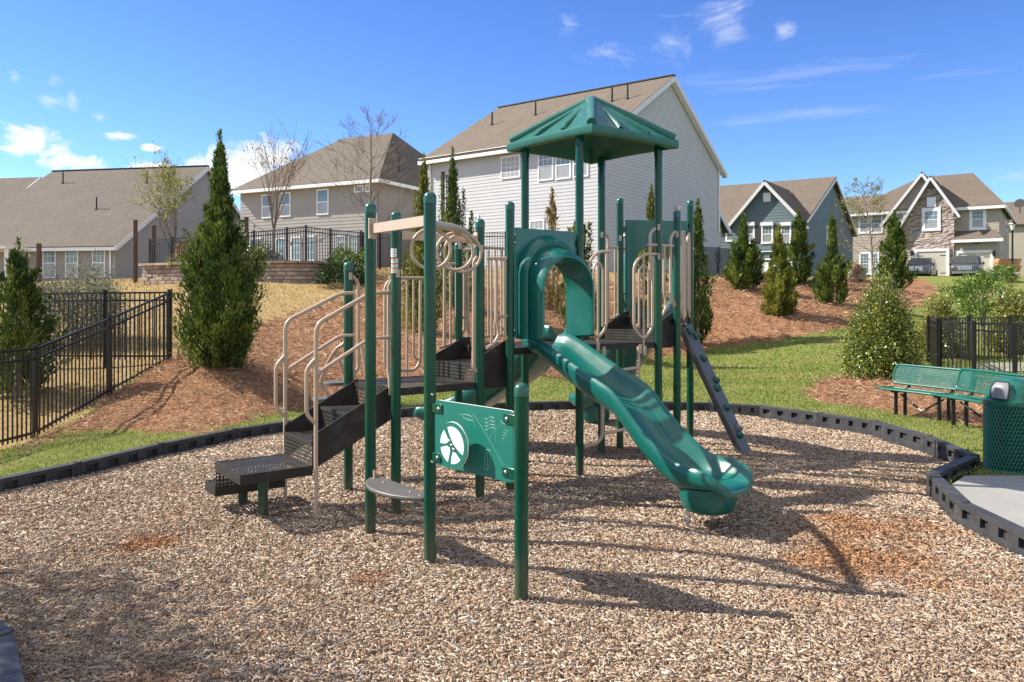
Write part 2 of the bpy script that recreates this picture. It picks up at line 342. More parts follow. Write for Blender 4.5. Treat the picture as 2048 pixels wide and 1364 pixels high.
# ------------------------------------------------------------------ terrain
BORDER = [(-2.26, 3.62), (-2.72, 4.26), (-3.6, 5.0), (-4.5, 5.75), (-5.15, 6.7), (-5.25, 7.6), (-4.75, 8.72), (-4.36, 9.88), (-3.83, 11.0), (-3.1, 12.0), (-2.2, 12.85), (-1.15, 13.45), (0, 13.85), (1.2, 14.05), (2.4, 14.0), (3.4, 13.8), (4.17, 13.43), (4.83, 12.55), (5.32, 11.72), (5.43, 10.43), (5.28, 9.14), (4.31, 8.2), (3.96, 7.03), (3.92, 5.9), (3.7, 4.75), (3.0, 3.75), (2.0, 3.0), (.8, 2.6), (-.5, 2.6), (-1.6, 2.95)]
def sdf(X, Y, poly):
    """signed distance to a polygon, positive inside"""
    X = np.asarray(X, float); Y = np.asarray(Y, float); d = np.full(X.shape, 1e9); ins = np.zeros(X.shape, bool); n = len(poly)
    for i in range(n):
        (x0, y0), (x1, y1) = poly[i], poly[(i + 1) % n]; ex, ey = x1 - x0, y1 - y0
        t = np.clip(((X - x0) * ex + (Y - y0) * ey) / (ex * ex + ey * ey + 1e-12), 0, 1)
        d = np.minimum(d, (X - x0 - t * ex) ** 2 + (Y - y0 - t * ey) ** 2)
        c = ((y0 > Y) != (y1 > Y)) & (X < (x1 - x0) * (Y - y0) / (y1 - y0 + 1e-12) + x0); ins ^= c
    d = np.sqrt(d); return np.where(ins, d, -d)
_cp = [(x * 1.06, (y - 8.5) * 1.06 + 8.5, .07) for x, y in BORDER] + [(0, 9, .07), (0, 6, .07), (2, 11, .07), (-2, 10, .07), (0, 0, .07), (-6, 3, 0), (-9, 8, -.25), (8, 3, .05), (9, 9, 0), (5, 0, .07), (-12, 4, -.3), (14, 6, .0)]
_cp += [(-7.14, 12, -.16), (-7.06, 14.05, .24), (-6.69, 15.66, .74), (-6, 10.4, .02), (-10, 12.5, 0), (-14, 14, .3), (-7.4, 10.6, -.2)]
for px, py, Y in [(440, 735, 14.5), (400, 868, 11.5), (500, 563, 29), (640, 560, 29), (720, 548, 30), (560, 600, 26), (235, 558, 52), (300, 556, 40), (130, 560, 50), (250, 600, 26), (60, 640, 22), (-150, 575, 45), (-150, 640, 24),
                  (600, 700, 18), (650, 640, 22), (800, 640, 22), (880, 600, 26), (940, 690, 19), (619, 816, 14.3), (1070, 750, 19.5), (1060, 680, 23), (1060, 600, 28), (1200, 560, 34), (1400, 548, 38), (1330, 712, 25), (1440, 693, 26.5),
                  (1557, 632, 28), (1487, 583, 33), (1597, 573, 36), (1663, 612, 31), (1787, 582, 37), (1700, 655, 27), (1750, 556, 52), (1850, 553, 63), (2000, 552, 62), (1830, 600, 42), (1950, 600, 42), (2045, 556, 52), (2045, 650, 30),
                  (1960, 700, 24), (1880, 730, 20.5), (1763, 757, 17.5), (2045, 780, 16), (1650, 760, 18), (1500, 770, 17.5), (1250, 770, 18), (1800, 840, 13)]:
    p = at(px, py, Y); _cp.append((p.x, p.y, p.z))
_cp += [(-60, 80, 4), (0, 80, 4.6), (60, 95, 4.6), (0, 50, 3.6), (-30, 62, 3.4), (70, 60, 3.5), (-70, 40, 2.5), (70, 30, 1.5), (0, 150, 5), (-90, 150, 4), (110, 150, 5), (-60, 10, -.5), (60, 5, -.3)]
_cp = np.array(_cp); _K = lambda a, b: np.sqrt(((a[:, None, :] - b[None, :, :]) ** 2).sum(-1) + 1.5)
_w = np.linalg.solve(np.block([[_K(_cp[:, :2], _cp[:, :2]) + np.eye(len(_cp)) * -.02, np.ones((len(_cp), 1))], [np.ones((1, len(_cp))), np.zeros((1, 1))]]), np.append(_cp[:, 2], 0))
def fbm(X, Y, s, seed=0.0):
    """cheap smooth noise from sines"""
    r = 0
    for k, (a, b, c) in enumerate([(1, .37, .1), (-.6, .9, 1.7), (.3, -1.3, 2.9), (1.7, 1.1, .6), (-2.1, .8, 4.2), (2.6, -2.2, 5.1)]):
        r = r + np.sin((X * a + Y * b) / s + c + seed) / (1 + .55 * k)
    return r / 2.6
def terrain(X, Y, chips=True):
    X = np.atleast_1d(np.asarray(X, float)); Y = np.atleast_1d(np.asarray(Y, float)); sh = X.shape; X = X.ravel(); Y = Y.ravel(); z = np.empty(len(X))
    for i in range(0, len(X), 20000):
        q = np.stack([X[i:i + 20000], Y[i:i + 20000]], 1); z[i:i + 20000] = _K(q, _cp[:, :2]) @ _w[:-1] + _w[-1]
    d = sdf(X, Y, BORDER); w = np.clip(-d / 2.0, 0, 1); z = z * w + .075 * (1 - w)
    z = z + .02 * fbm(X, Y, .55) * w
    if chips: z = np.where(d > -.1, -.28, z)            # dug out under the wood chips
    return z.reshape(sh)
def tz(x, y): return float(terrain(x, y)[0])
def G(px, py):
    """where the sight line of a photo pixel meets the ground"""
    Y = np.concatenate([np.arange(3, 30, .1), np.arange(30, 110, .4)]); X = (px - CX) * Y / F; z = CH - (py - HY) * Y / F
    h = terrain(X, Y, False) - z; i = np.argmax(h > 0); return (X[i], Y[i])
def chip_z(X, Y): return -.05 * np.exp(-((np.asarray(X) - 1.85) ** 2 + (np.asarray(Y) - 6.65) ** 2) / .16) + .022 * fbm(X, Y, .42) + .018 * fbm(X, Y, 1.3, 2.) - .07 * np.clip((np.asarray(X) - 3.0) / 1.8, 0, 1)
toe = [(40, 915), (130, 866), (260, 866), (400, 869), (500, 842), (619, 818), (800, 782), (1000, 760), (1070, 750), (1200, 736), (1330, 715), (1440, 695), (1560, 682), (1640, 668), (1705, 655)]
top = [(1845, 612), (1880, 580), (1840, 556), (1700, 556), (1600, 562), (1430, 560), (1200, 566), (1000, 580), (905, 575), (770, 562), (690, 597), (600, 627), (508, 655), (420, 700), (352, 722)]
STRAW = [G(*p) for p in toe] + [G(*p) for p in top] + [(-6.55, 15.5), (-6.95, 14), (-7.05, 12)]
MULCH = [G(*p) for p in [(1608, 792), (1635, 768), (1700, 752), (1800, 758), (1900, 780), (2048, 760), (2200, 790), (2200, 880), (2048, 870), (1975, 858), (1850, 836), (1720, 816), (1640, 806)]]
CONC = [(4.05, 6.9), (4.36, 7.95), (4.75, 8.4), (5.6, 8.42), (9, 8.2), (9, 3), (3.8, 3.6), (4.02, 5.9)]
DEAD = [(-80, 4), (-6.95, 4), (-6.95, 12.0), (-6.7, 15.6), (-3, 16), (3, 22), (7, 30), (9, 45), (12, 120), (-120, 120)]
def lump(x, y):
    """pine straw lies as a loose raised mat with a rounded lip"""
    ds = np.maximum(sdf(x, y, STRAW) + .12 * fbm(x, y, .25), sdf(x, y, MULCH)); return np.clip(ds / .2, 0, 1) * (.055 + .028 * fbm(x, y, .28) + .02 * fbm(x, y, .11, 1.))
def build_ground():
    gx = np.unique(np.concatenate([np.arange(-150, -20, 6), np.arange(-20, -9, .6), np.arange(-9, 14, .16), np.arange(14, 30, .6), np.arange(30, 160, 6)]))
    gy = np.unique(np.concatenate([np.arange(-12, 2, 1.2), np.arange(2, 21, .16), np.arange(21, 46, .5), np.arange(46, 200, 5), [260, 400, 700]]))
    X, Y = np.meshgrid(gx, gy); Z = terrain(X, Y) + lump(X, Y); nx, ny = len(gx), len(gy)
    V = np.stack([X, Y, Z], -1).reshape(-1, 3); i = np.arange(nx * ny).reshape(ny, nx)
    Fc = np.stack([i[:-1, :-1], i[:-1, 1:], i[1:, 1:], i[1:, :-1]], -1).reshape(-1, 4)
    m, N, Lk, b = newmat('ground_lawn_straw')
    o = np_mesh('ground', V, Fc, m, smooth=True); tag(o, kind='structure', label='lawn and pine straw ground rising towards the houses')
    for nm, poly in (('straw', STRAW), ('mulch', MULCH), ('dead', DEAD)):
        a = o.data.attributes.new(nm, 'FLOAT', 'POINT'); a.data.foreach_set('value', np.clip(sdf(V[:, 0], V[:, 1], poly), -5, 5).astype(np.float32))
    tc = N.new('ShaderNodeTexCoord')
    def noi(s, d=5, r=.65):
        t = N.new('ShaderNodeTexNoise'); t.inputs['Scale'].default_value = s; t.inputs['Detail'].default_value = d; t.inputs['Roughness'].default_value = r; Lk.new(tc.outputs['Object'], t.inputs['Vector']); return t.outputs[0]
    def mask(nm, amp, soft, ns):
        a = N.new('ShaderNodeAttribute'); a.attribute_name = nm; s = N.new('ShaderNodeMath'); s.operation = 'MULTIPLY_ADD'; Lk.new(ns, s.inputs[0]); s.inputs[1].default_value = amp; s.inputs[2].default_value = -amp / 2
        t = N.new('ShaderNodeMath'); Lk.new(a.outputs['Fac'], t.inputs[0]); Lk.new(s.outputs[0], t.inputs[1]); q = N.new('ShaderNodeMapRange'); q.inputs[1].default_value = -soft; q.inputs[2].default_value = soft; Lk.new(t.outputs[0], q.inputs[0]); return q.outputs[0]
    def mixc(f, A, B):
        mx = N.new('ShaderNodeMix'); mx.data_type = 'RGBA'; Lk.new(f, mx.inputs['Factor']); Lk.new(A, mx.inputs['A']); Lk.new(B, mx.inputs['B']); return mx.outputs['Result']
    def col(ns, stops): r = ramp(N, stops); Lk.new(ns, r.inputs[0]); return r.outputs[0]
    big, mid, fine, vf = noi(.35, 4), noi(1.6, 6), noi(9, 7, .75), noi(40, 4, .7)
    g1 = col(fine, [(.3, (.085, .13, .022)), (.5, (.165, .205, .045)), (.7, (.3, .29, .11))]); g2 = col(fine, [(.3, (.16, .14, .05)), (.7, (.36, .27, .13))])
    pq = N.new('ShaderNodeMapRange'); pq.inputs[1].default_value = .5; pq.inputs[2].default_value = .78; Lk.new(mid, pq.inputs[0]); green = mixc(pq.outputs[0], g1, g2)
    dead = col(fine, [(.28, (.17, .115, .05)), (.5, (.33, .235, .105)), (.72, (.5, .38, .2))]); dq = N.new('ShaderNodeMapRange'); dq.inputs[1].default_value = .55; dq.inputs[2].default_value = .8; Lk.new(noi(.9, 6), dq.inputs[0])
    dead = mixc(dq.outputs[0], dead, col(fine, [(.3, (.16, .075, .03)), (.7, (.36, .2, .1))]))
    st = tex(N, Lk, 'Noise', 26, detail=7, stretch=(1, .45, 1), rough=.8); straw = col(st.outputs[0], [(.3, (.08, .037, .018)), (.5, (.28, .145, .077)), (.68, (.52, .33, .19))])
    c = mixc(mask('dead', 1.5, .35, mid), green, dead); c = mixc(mask('straw', .9, .1, mid), c, straw); c = mixc(mask('mulch', .5, .08, mid), c, straw)
    Lk.new(c, b.inputs['Base Color']); b.inputs['Roughness'].default_value = .95; b.inputs['Specular IOR Level'].default_value = .1
    ad = N.new('ShaderNodeMath'); Lk.new(st.outputs[0], ad.inputs[0]); Lk.new(vf, ad.inputs[1]); bp = N.new('ShaderNodeBump'); bp.inputs['Distance'].default_value = .05; bp.inputs['Strength'].default_value = .8; Lk.new(ad.outputs[0], bp.inputs['Height']); Lk.new(bp.outputs[0], b.inputs['Normal'])
build_ground()
def build_chips():
    gx = np.arange(-6, 6.2, .12); gy = np.arange(2.2, 14.6, .12); X, Y = np.meshgrid(gx, gy); i = np.arange(X.size).reshape(X.shape)
    d = sdf(X, Y, BORDER); V = np.stack([X, Y, chip_z(X, Y) - .012], -1).reshape(-1, 3)
    q = np.stack([i[:-1, :-1], i[:-1, 1:], i[1:, 1:], i[1:, :-1]], -1).reshape(-1, 4); keep = (d.ravel()[q] > -.02).all(1)
    m, N, Lk, b = newmat('chip_bed'); v = tex(N, Lk, 'Voronoi', 55, stretch=(1, 1.6, 1)); nz = tex(N, Lk, 'Noise', 30, detail=6)
    r = ramp(N, [(0, (.15, .095, .06)), (.4, (.28, .195, .13)), (.75, (.4, .3, .215)), (1, (.5, .4, .31))]); mx = N.new('ShaderNodeMix'); mx.data_type = 'RGBA'; mx.inputs['Factor'].default_value = .35; Lk.new(v.outputs['Color'], mx.inputs['A']); Lk.new(nz.outputs[0], mx.inputs['B'])
    Lk.new(mx.outputs['Result'], r.inputs[0]); Lk.new(r.outputs[0], b.inputs['Base Color']); b.inputs['Roughness'].default_value = .95; b.inputs['Specular IOR Level'].default_value = .15
    bp = N.new('ShaderNodeBump'); bp.inputs['Distance'].default_value = .02; Lk.new(v.outputs['Distance'], bp.inputs['Height']); Lk.new(bp.outputs[0], b.inputs['Normal'])
    o = np_mesh('wood_chip_bed', V, q[keep], m, smooth=True); tag(o, 'wood chip play surface inside the dark border', kind='structure')
    # loose chips
    n = 1050000; P = rng.uniform((-6, 2.6), (6, 14.2), (n, 2)); x, y = P.T
    pr = np.clip((5.0 / y) ** 1.35, 0, 1); ok = (rng.random(n) < pr) & (np.abs(x) < .72 * y + 1.2) & (y > 2.9); P = P[ok]; P = P[sdf(P[:, 0], P[:, 1], BORDER) > .07]; x, y = P.T; n = len(P)
    far = np.clip(y / 5.2, 1, 3) ** .6
    L = rng.gamma(3.2, .0078, n).clip(.01, .08) * far; W = L ** .7 * .08 * rng.uniform(.5, 1.25, n); T = rng.uniform(.003, .008, n) * far
    a = rng.uniform(0, 2 * np.pi, n); tl = rng.normal(0, .13, n); rl = rng.normal(0, .2, n)
    D = np.stack([np.cos(a) * np.cos(tl), np.sin(a) * np.cos(tl), np.sin(tl)], 1); S = np.stack([-np.sin(a) * np.cos(rl), np.cos(a) * np.cos(rl), np.sin(rl)], 1); U = np.cross(D, S)
    C = np.stack([x, y, chip_z(x, y) + rng.uniform(-.004, .016, n)], 1)
    lg = rng.random(n) < .02; L = np.where(lg, L * 2.3, L); W = np.where(lg, W * .8, W)
    h, w, t = (L / 2)[:, None], (W / 2)[:, None], T[:, None]; tp = rng.uniform(.25, 1, (n, 1)); tq = rng.uniform(.25, 1, (n, 1))
    base = [C - D * h - S * w * tp, C + D * h - S * w * tq, C + D * h * .8 + S * w * tq, C - D * h * .85 + S * w * tp]
    V = np.stack(base + [p + U * t for p in base], 1).reshape(-1, 3); k = (np.arange(n) * 8)[:, None, None]
    Fc = (np.array([[4, 5, 6, 7], [0, 1, 5, 4], [1, 2, 6, 5], [2, 3, 7, 6], [3, 0, 4, 7]])[None] + k).reshape(-1, 4)
    m, N, Lk, b = newmat('wood_chip'); g = N.new('ShaderNodeNewGeometry')
    r = ramp(N, [(0, (.085, .043, .023)), (.14, (.22, .138, .083)), (.36, (.33, .24, .163)), (.62, (.43, .335, .248)), (.84, (.425, .37, .305)), (1, (.65, .575, .48))]); Lk.new(g.outputs['Random Per Island'], r.inputs[0])
    nz = tex(N, Lk, 'Noise', .9, detail=6, rough=.7); q = N.new('ShaderNodeMapRange'); q.inputs[1].default_value = .57; q.inputs[2].default_value = .72; q.inputs[4].default_value = .8
    tc = N.new('ShaderNodeTexCoord'); cur = nz.outputs[0]
    for cx, cy, rr, am in ((3.0, 6.3, 1.35, .19), (2.3, 5.9, .6, .08), (-2.9, 6.3, .45, .2), (1.9, 5.2, .5, .1), (.9, 7.6, .6, .1), (1.4, 6.9, .5, .14), (-1.0, 5.5, .3, .12)):
        ds = N.new('ShaderNodeVectorMath'); ds.operation = 'DISTANCE'; Lk.new(tc.outputs['Object'], ds.inputs[0]); ds.inputs[1].default_value = (cx, cy, 0)
        q2 = N.new('ShaderNodeMapRange'); q2.interpolation_type = 'SMOOTHSTEP'; q2.inputs[1].default_value = rr; q2.inputs[2].default_value = rr * .2; q2.inputs[3].default_value = 0; q2.inputs[4].default_value = am; Lk.new(ds.outputs['Value'], q2.inputs[0])
        ad = N.new('ShaderNodeMath'); Lk.new(cur, ad.inputs[0]); Lk.new(q2.outputs[0], ad.inputs[1]); cur = ad.outputs[0]
    Lk.new(cur, q.inputs[0])
    nl = tex(N, Lk, 'Noise', .55, detail=5, rough=.6); ql = N.new('ShaderNodeMapRange'); ql.inputs[1].default_value = .4; ql.inputs[2].default_value = .68; ql.inputs[4].default_value = .55; Lk.new(nl.outputs[0], ql.inputs[0]); ml = N.new('ShaderNodeMix'); ml.data_type = 'RGBA'; Lk.new(ql.outputs[0], ml.inputs['Factor']); Lk.new(r.outputs[0], ml.inputs['A']); ml.inputs['B'].default_value = (.24, .165, .115, 1)
    r2 = ramp(N, [(0, (.1, .042, .018)), (.5, (.27, .125, .055)), (1, (.46, .25, .12))]); Lk.new(g.outputs['Random Per Island'], r2.inputs[0])
    mx = N.new('ShaderNodeMix'); mx.data_type = 'RGBA'; Lk.new(q.outputs[0], mx.inputs['Factor']); Lk.new(ml.outputs['Result'], mx.inputs['A']); Lk.new(r2.outputs[0], mx.inputs['B'])
    Lk.new(mx.outputs['Result'], b.inputs['Base Color']); b.inputs['Roughness'].default_value = .9; b.inputs['Specular IOR Level'].default_value = .1
    tag(np_mesh('wood_chips', V, Fc, m), 'loose wood chips covering the play area', 'wood chips', kind='stuff')
build_chips()
def frustum(x, y, m=1.5): return np.abs(x) < .66 * y + m
def build_scatter():
    # green grass blades
    n = 620000; P = np.stack([rng.uniform(-8, 16, n), rng.uniform(7.5, 30, n)], 1); x, y = P.T
    d = np.maximum(np.maximum(sdf(x, y, BORDER) + .075, sdf(x, y, STRAW) - .08), np.maximum(sdf(x, y, MULCH), np.maximum(sdf(x, y, CONC) + .04, sdf(x, y, DEAD) - .15)))
    ok = (d < 0) & (rng.random(n) < np.clip((10.5 / y) ** 1.6, 0, 1)) & frustum(x, y, 1) & ~((y < 9) & (np.abs(x) < 4)); P = P[ok]; x, y = P.T; n = len(P); f = np.clip(y / 10, 1, 3) ** .8
    D = np.stack([rng.normal(0, .5, n), rng.normal(0, .5, n), np.full(n, 1.)], 1); V, Fc = kites(np.stack([x, y, terrain(x, y, False) - .01], 1), D, rng.uniform(.03, .06, n) * f ** .6, rng.uniform(.005, .01, n) * f ** 1.2, .1)
    m = leafmat('grass_blade', [(0, (.07, .13, .014)), (.4, (.14, .215, .028)), (.7, (.24, .28, .055)), (.9, (.38, .35, .14)), (1, (.52, .42, .22))], .6, .3, .25, patch=((.42, .36, .15), .55, .47, .65))
    tag(np_mesh('lawn_grass', V, Fc, m), 'short green lawn grass around the play area', 'grass', kind='stuff')
    # dormant tan grass
    n = 130000; P = np.stack([rng.uniform(-22, 8, n), rng.uniform(7, 40, n)], 1); x, y = P.T
    ok = (sdf(x, y, DEAD) > .1) & (sdf(x, y, STRAW) < .05) & (rng.random(n) < np.clip((14 / y) ** 1.3, 0, 1)) & frustum(x, y, 1); P = P[ok]; x, y = P.T; n = len(P); f = np.clip(y / 12, 1, 3)
    D = np.stack([rng.normal(0, .7, n), rng.normal(0, .7, n), np.full(n, 1.)], 1); V, Fc = kites(np.stack([x, y, terrain(x, y) - .01], 1), D, rng.uniform(.04, .08, n) * f ** .5, rng.uniform(.008, .014, n) * f, .1)
    m = leafmat('tan_grass_blade', [(0, (.28, .18, .07)), (.5, (.45, .33, .15)), (.85, (.55, .43, .22)), (1, (.3, .3, .08))], .7, .2, .2)
    tag(np_mesh('dormant_grass', V, Fc, m), 'dormant tan grass on the slope below the houses', 'grass', kind='stuff')
    # pine needles
    n = 330000; P = np.stack([rng.uniform(-9, 18, n), rng.uniform(10, 42, n)], 1); x, y = P.T
    ds = np.maximum(sdf(x, y, STRAW) + .12 * fbm(x, y, .25), sdf(x, y, MULCH)); ok = (ds > -.05) & (rng.random(n) < np.clip((13.5 / y) ** 1.5, 0, 1) * np.where(ds < .5, 1, .75)) & frustum(x, y, 1) & (sdf(x, y, BORDER) < -.15); P = P[ok]; x, y = P.T; n = len(P); f = np.clip(y / 12, 1, 3)
    a = rng.uniform(0, 2 * np.pi, n); D = np.stack([np.cos(a), np.sin(a), rng.normal(.12, .3, n)], 1); edge = np.clip(1 - np.abs(ds[ok] - .35) / .5, 0, 1) * .07
    V, Fc = kites(np.stack([x, y, terrain(x, y, False) + lump(x, y) - .01 + rng.uniform(0, 1, n) ** 2 * (.05 + edge)], 1), D, rng.uniform(.12, .24, n) * f ** .6, rng.uniform(.006, .011, n) * f, .18)
    m = leafmat('pine_needle', [(0, (.09, .04, .02)), (.3, (.25, .13, .07)), (.65, (.43, .265, .155)), (.9, (.58, .415, .27)), (1, (.68, .55, .4))], .75, .1, .2, patch=((.17, .085, .045), .9, .5, .6))
    tag(np_mesh('pine_straw', V, Fc, m), 'reddish brown pine straw mulch on the planted slope', 'pine straw', kind='stuff')
build_scatter()
mb = MB(); q = CONC; mb.prism([(x, y, -.05) for x, y in q], (0, 0, .135)); tag(mb.build('concrete_path', M['concrete'], smooth=0), 'grey concrete path outside the play border', kind='structure')
p = [G(*c) for c in [(1900, 752), (2048, 745), (2300, 742), (2300, 725), (1960, 728)]]
mb = MB(); zz = [tz(*c) + .03 for c in p]; mb.poly([(x, y, z) for (x, y), z in zip(p, zz)]); tag(mb.build('pavement', M['concrete'], smooth=0), 'pale pavement beyond the pool fence', kind='structure')
# ------------------------------------------------------------------ play border
def timber(bd, a, b, z0, z1, name='border_timber'):
    mb = MB(); a, b = Vector((*a, 0)), Vector((*b, 0)); d = b - a; L = d.length; d.normalize(); nrm = Vector((-d.y, d.x, 0)); T = Matrix((d, nrm, Vector((0, 0, 1)))).transposed().to_4x4(); T.translation = a
    w = .055; h = z1 - z0; e = .03
    mb.box(e, L - e, -w, w, z1 - .045, z1, T); mb.box(e, L - e, -w, w, z0, z1 - .125, T); mb.box(e, L - e, -.012, .012, z1 - .125, z1 - .045, T)
    n = 4; xs = [e + (L - 2 * e) * k / n for k in range(n + 1)]
    for k, x in enumerate(xs):
        hw = .075 if 0 < k < n else .06; x0 = max(e, x - hw); x1 = min(L - e, x + hw); mb.box(x0, x1, -w + .002, w - .002, z1 - .125, z1 - .045, T)
    mb.lathe(a + Vector((0, 0, z0)), [(.058, 0), (.058, h + .004), (.052, h + .01), (.02, h + .01), (.02, h + .004)], 12)
    return mb.build(name, M['timber'], bd, bevel=.006)
bd = thing('play_border', 'dark plastic edging of linked timbers ringing the wood chips', 'edging', (0, 8.5, 0))
for i in range(len(BORDER)):
    a, b = BORDER[i], BORDER[(i + 1) % len(BORDER)]; right = a[0] > 3.2 and b[0] > 3.2 and a[1] > 5
    z1 = .16; z0 = -.16
    timber(bd, a, b, z0, z1)
    if i == 20: timber(bd, a, b, z0 + .3 - .3 - .3, z0 - .005)
# ------------------------------------------------------------------ vegetation
def crown_mesh(name, V, Fc, mt, root): return np_mesh(name, V, Fc, mt, root)
def conifer(label, px, py, ptop, Y, hw, prof, mt, tufts=60, per=60, leaf=.07, seed=1, group='evergreen trees on the slope', spires=(), name='conifer_tree', lean=0, open_=.0, barelow=.05):
    global rng
    rng = np.random.default_rng(seed); b = at(px, py, Y); z0 = tz(b.x, b.y); H = (py - ptop) * Y / F + (b.z - z0); R = hw * Y / F
    root = thing(name, label, 'tree', (b.x, b.y, z0), group)
    mb = MB(); mb.tube([(b.x, b.y, z0 - .1), (b.x + .02, b.y, z0 + H * .3), (b.x + lean * .5, b.y, z0 + H * .6), (b.x + lean, b.y, z0 + H * .93)], [R * .07 + .02, R * .07 + .015, R * .04 + .01, .006], 8); mb.build('trunk', M['bark'], root)
    hs, rs = zip(*prof); P, D, L, W, TN, SD = [], [], [], [], [], []
    for t in range(tufts):
        h = rng.uniform(0, 1) ** 1.2 * .9; lf = rng.uniform(.09, .19) * (1 - .35 * h); r = np.interp(min(1, h + lf * .75), hs, rs) * R; a = rng.uniform(0, 2 * np.pi); rho = rng.uniform(.15, 1.0) ** .5
        lmp = 1 + .22 * math.sin(a * 3 + h * 9 + seed) + .16 * math.sin(a * 7 - h * 17)
        if rng.random() < .12: lmp *= 1.22
        r0 = r * rho * lmp; base = np.array([b.x + lean * h + math.cos(a) * r0 * .62, b.y + math.sin(a) * r0 * .62, z0 + H * (h * .95 - .02)])
        ln = H * lf; out = rng.uniform(.15, .5); tip = base + np.array([math.cos(a) * r0 * .42, math.sin(a) * r0 * .42, ln]); tip[2] = min(tip[2], z0 + H)
        n = per; u = rng.random(n) ** .85; wd = (ln * .13 + r * .1) * np.sin(np.pi * np.clip(u * .8 + .14, 0, 1)); off = rng.normal(size=(n, 3)) * wd[:, None] * .5
        q = base + (tip - base) * u[:, None] + off; q[:, 2] = np.maximum(q[:, 2], z0 + .03); P.append(q); ax = (tip - base) / np.linalg.norm(tip - base); D.append(ax * .9 + off / np.maximum(wd[:, None], 1e-3) * .5 + rng.normal(size=(n, 3)) * .2 + np.array([0, 0, .3]))
        s = rng.uniform(.6, 1.4, n) * leaf; L.append(s); W.append(s * .34); TN.append(np.full(n, rng.random())); SD.append(off / np.maximum(wd[:, None], 1e-3) + np.array([math.cos(a), math.sin(a), .35]) * .8 + rng.normal(size=(n, 3)) * .45)
    for sx, sh, sw in spires + ((0, 1.0, .16),):
        n = int(per * 5); u = rng.random(n); top = z0 + H * sh; bot = z0 + H * max(.3, sh - .42); wd = R * sw * .8 * (1 - u) ** .7 + .008
        c = np.stack([np.full(n, b.x + lean * sh + sx * R) * 1.0, np.full(n, b.y), bot + (top - bot) * u], 1); off = rng.normal(size=(n, 3)) * wd[:, None] * .6; off[:, 2] *= .4
        P.append(c + off); D.append(off / np.maximum(wd[:, None], 1e-3) * .7 + np.array([0, 0, .9]) + rng.normal(size=(n, 3)) * .2); s = rng.uniform(.5, 1.2, n) * leaf; L.append(s); W.append(s * .34); TN.append(np.full(n, .6)); SD.append(off / np.maximum(wd[:, None], 1e-3) + rng.normal(size=(n, 3)) * .4)
    V, Fc = kites(np.concatenate(P), np.concatenate(D), np.concatenate(L), np.concatenate(W), .08, np.concatenate(SD))
    o = np_mesh('crown', V, Fc, mt, root); at_ = o.data.attributes.new('tone', 'FLOAT', 'POINT'); at_.data.foreach_set('value', np.repeat(np.concatenate(TN), 4).astype(np.float32)); return root
JUN = [(0, .5), (.08, .8), (.25, 1.0), (.42, .93), (.6, .6), (.78, .25), (.92, .1), (1, .02)]
SLIM = [(0, .8), (.15, 1), (.4, .9), (.6, .6), (.8, .33), (1, .03)]
BALL = [(0, .55), (.12, .9), (.32, 1), (.47, .8), (.56, .45), (.66, .22), (.82, .12), (1, .02)]
LM = {'dark': leafmat('juniper_dark', [(.15, (.016, .038, .008)), (.4, (.058, .108, .018)), (.65, (.13, .19, .03)), (.9, (.27, .3, .06))], .6, .25, .4, True),
      'mid': leafmat('juniper_mid', [(.15, (.02, .045, .008)), (.4, (.055, .1, .018)), (.65, (.11, .16, .03)), (.9, (.24, .25, .06))], .6, .25, .4, True),
      'yel': leafmat('juniper_yellow', [(.15, (.04, .06, .01)), (.4, (.12, .155, .02)), (.65, (.22, .23, .035)), (.9, (.36, .33, .08))], .6, .28, .4, True),
      'grey': leafmat('silver_foliage', [(0, (.06, .075, .05)), (.5, (.15, .17, .115)), (.85, (.24, .25, .16)), (1, (.34, .3, .16))], .7, .25),
      'holly': leafmat('holly_leaf', [(0, (.03, .06, .012)), (.35, (.09, .145, .025)), (.65, (.19, .24, .04)), (.88, (.34, .34, .07)), (1, (.48, .43, .13))], .36, .2, .45),
      'hollyy': leafmat('holly_yellow', [(0, (.035, .06, .01)), (.35, (.1, .13, .02)), (.65, (.21, .22, .035)), (.88, (.36, .31, .06)), (1, (.5, .42, .12))], .35, .2, .5),
      'bud': leafmat('spring_leaf', [(0, (.1, .13, .02)), (.5, (.2, .23, .035)), (1, (.36, .34, .09))], .6, .35),
      'pink': leafmat('reddish_leaf', [(0, (.14, .06, .04)), (.5, (.3, .17, .11)), (.8, (.42, .3, .2)), (1, (.2, .2, .06))], .6, .3),
      'leafy': leafmat('bright_leaf', [(0, (.03, .07, .01)), (.4, (.08, .16, .02)), (.8, (.17, .26, .04)), (1, (.3, .34, .08))], .5, .3),
      'catkin': leafmat('tawny_leaf', [(0, (.16, .11, .05)), (.6, (.3, .22, .1)), (1, (.42, .34, .15))], .7, .3)}
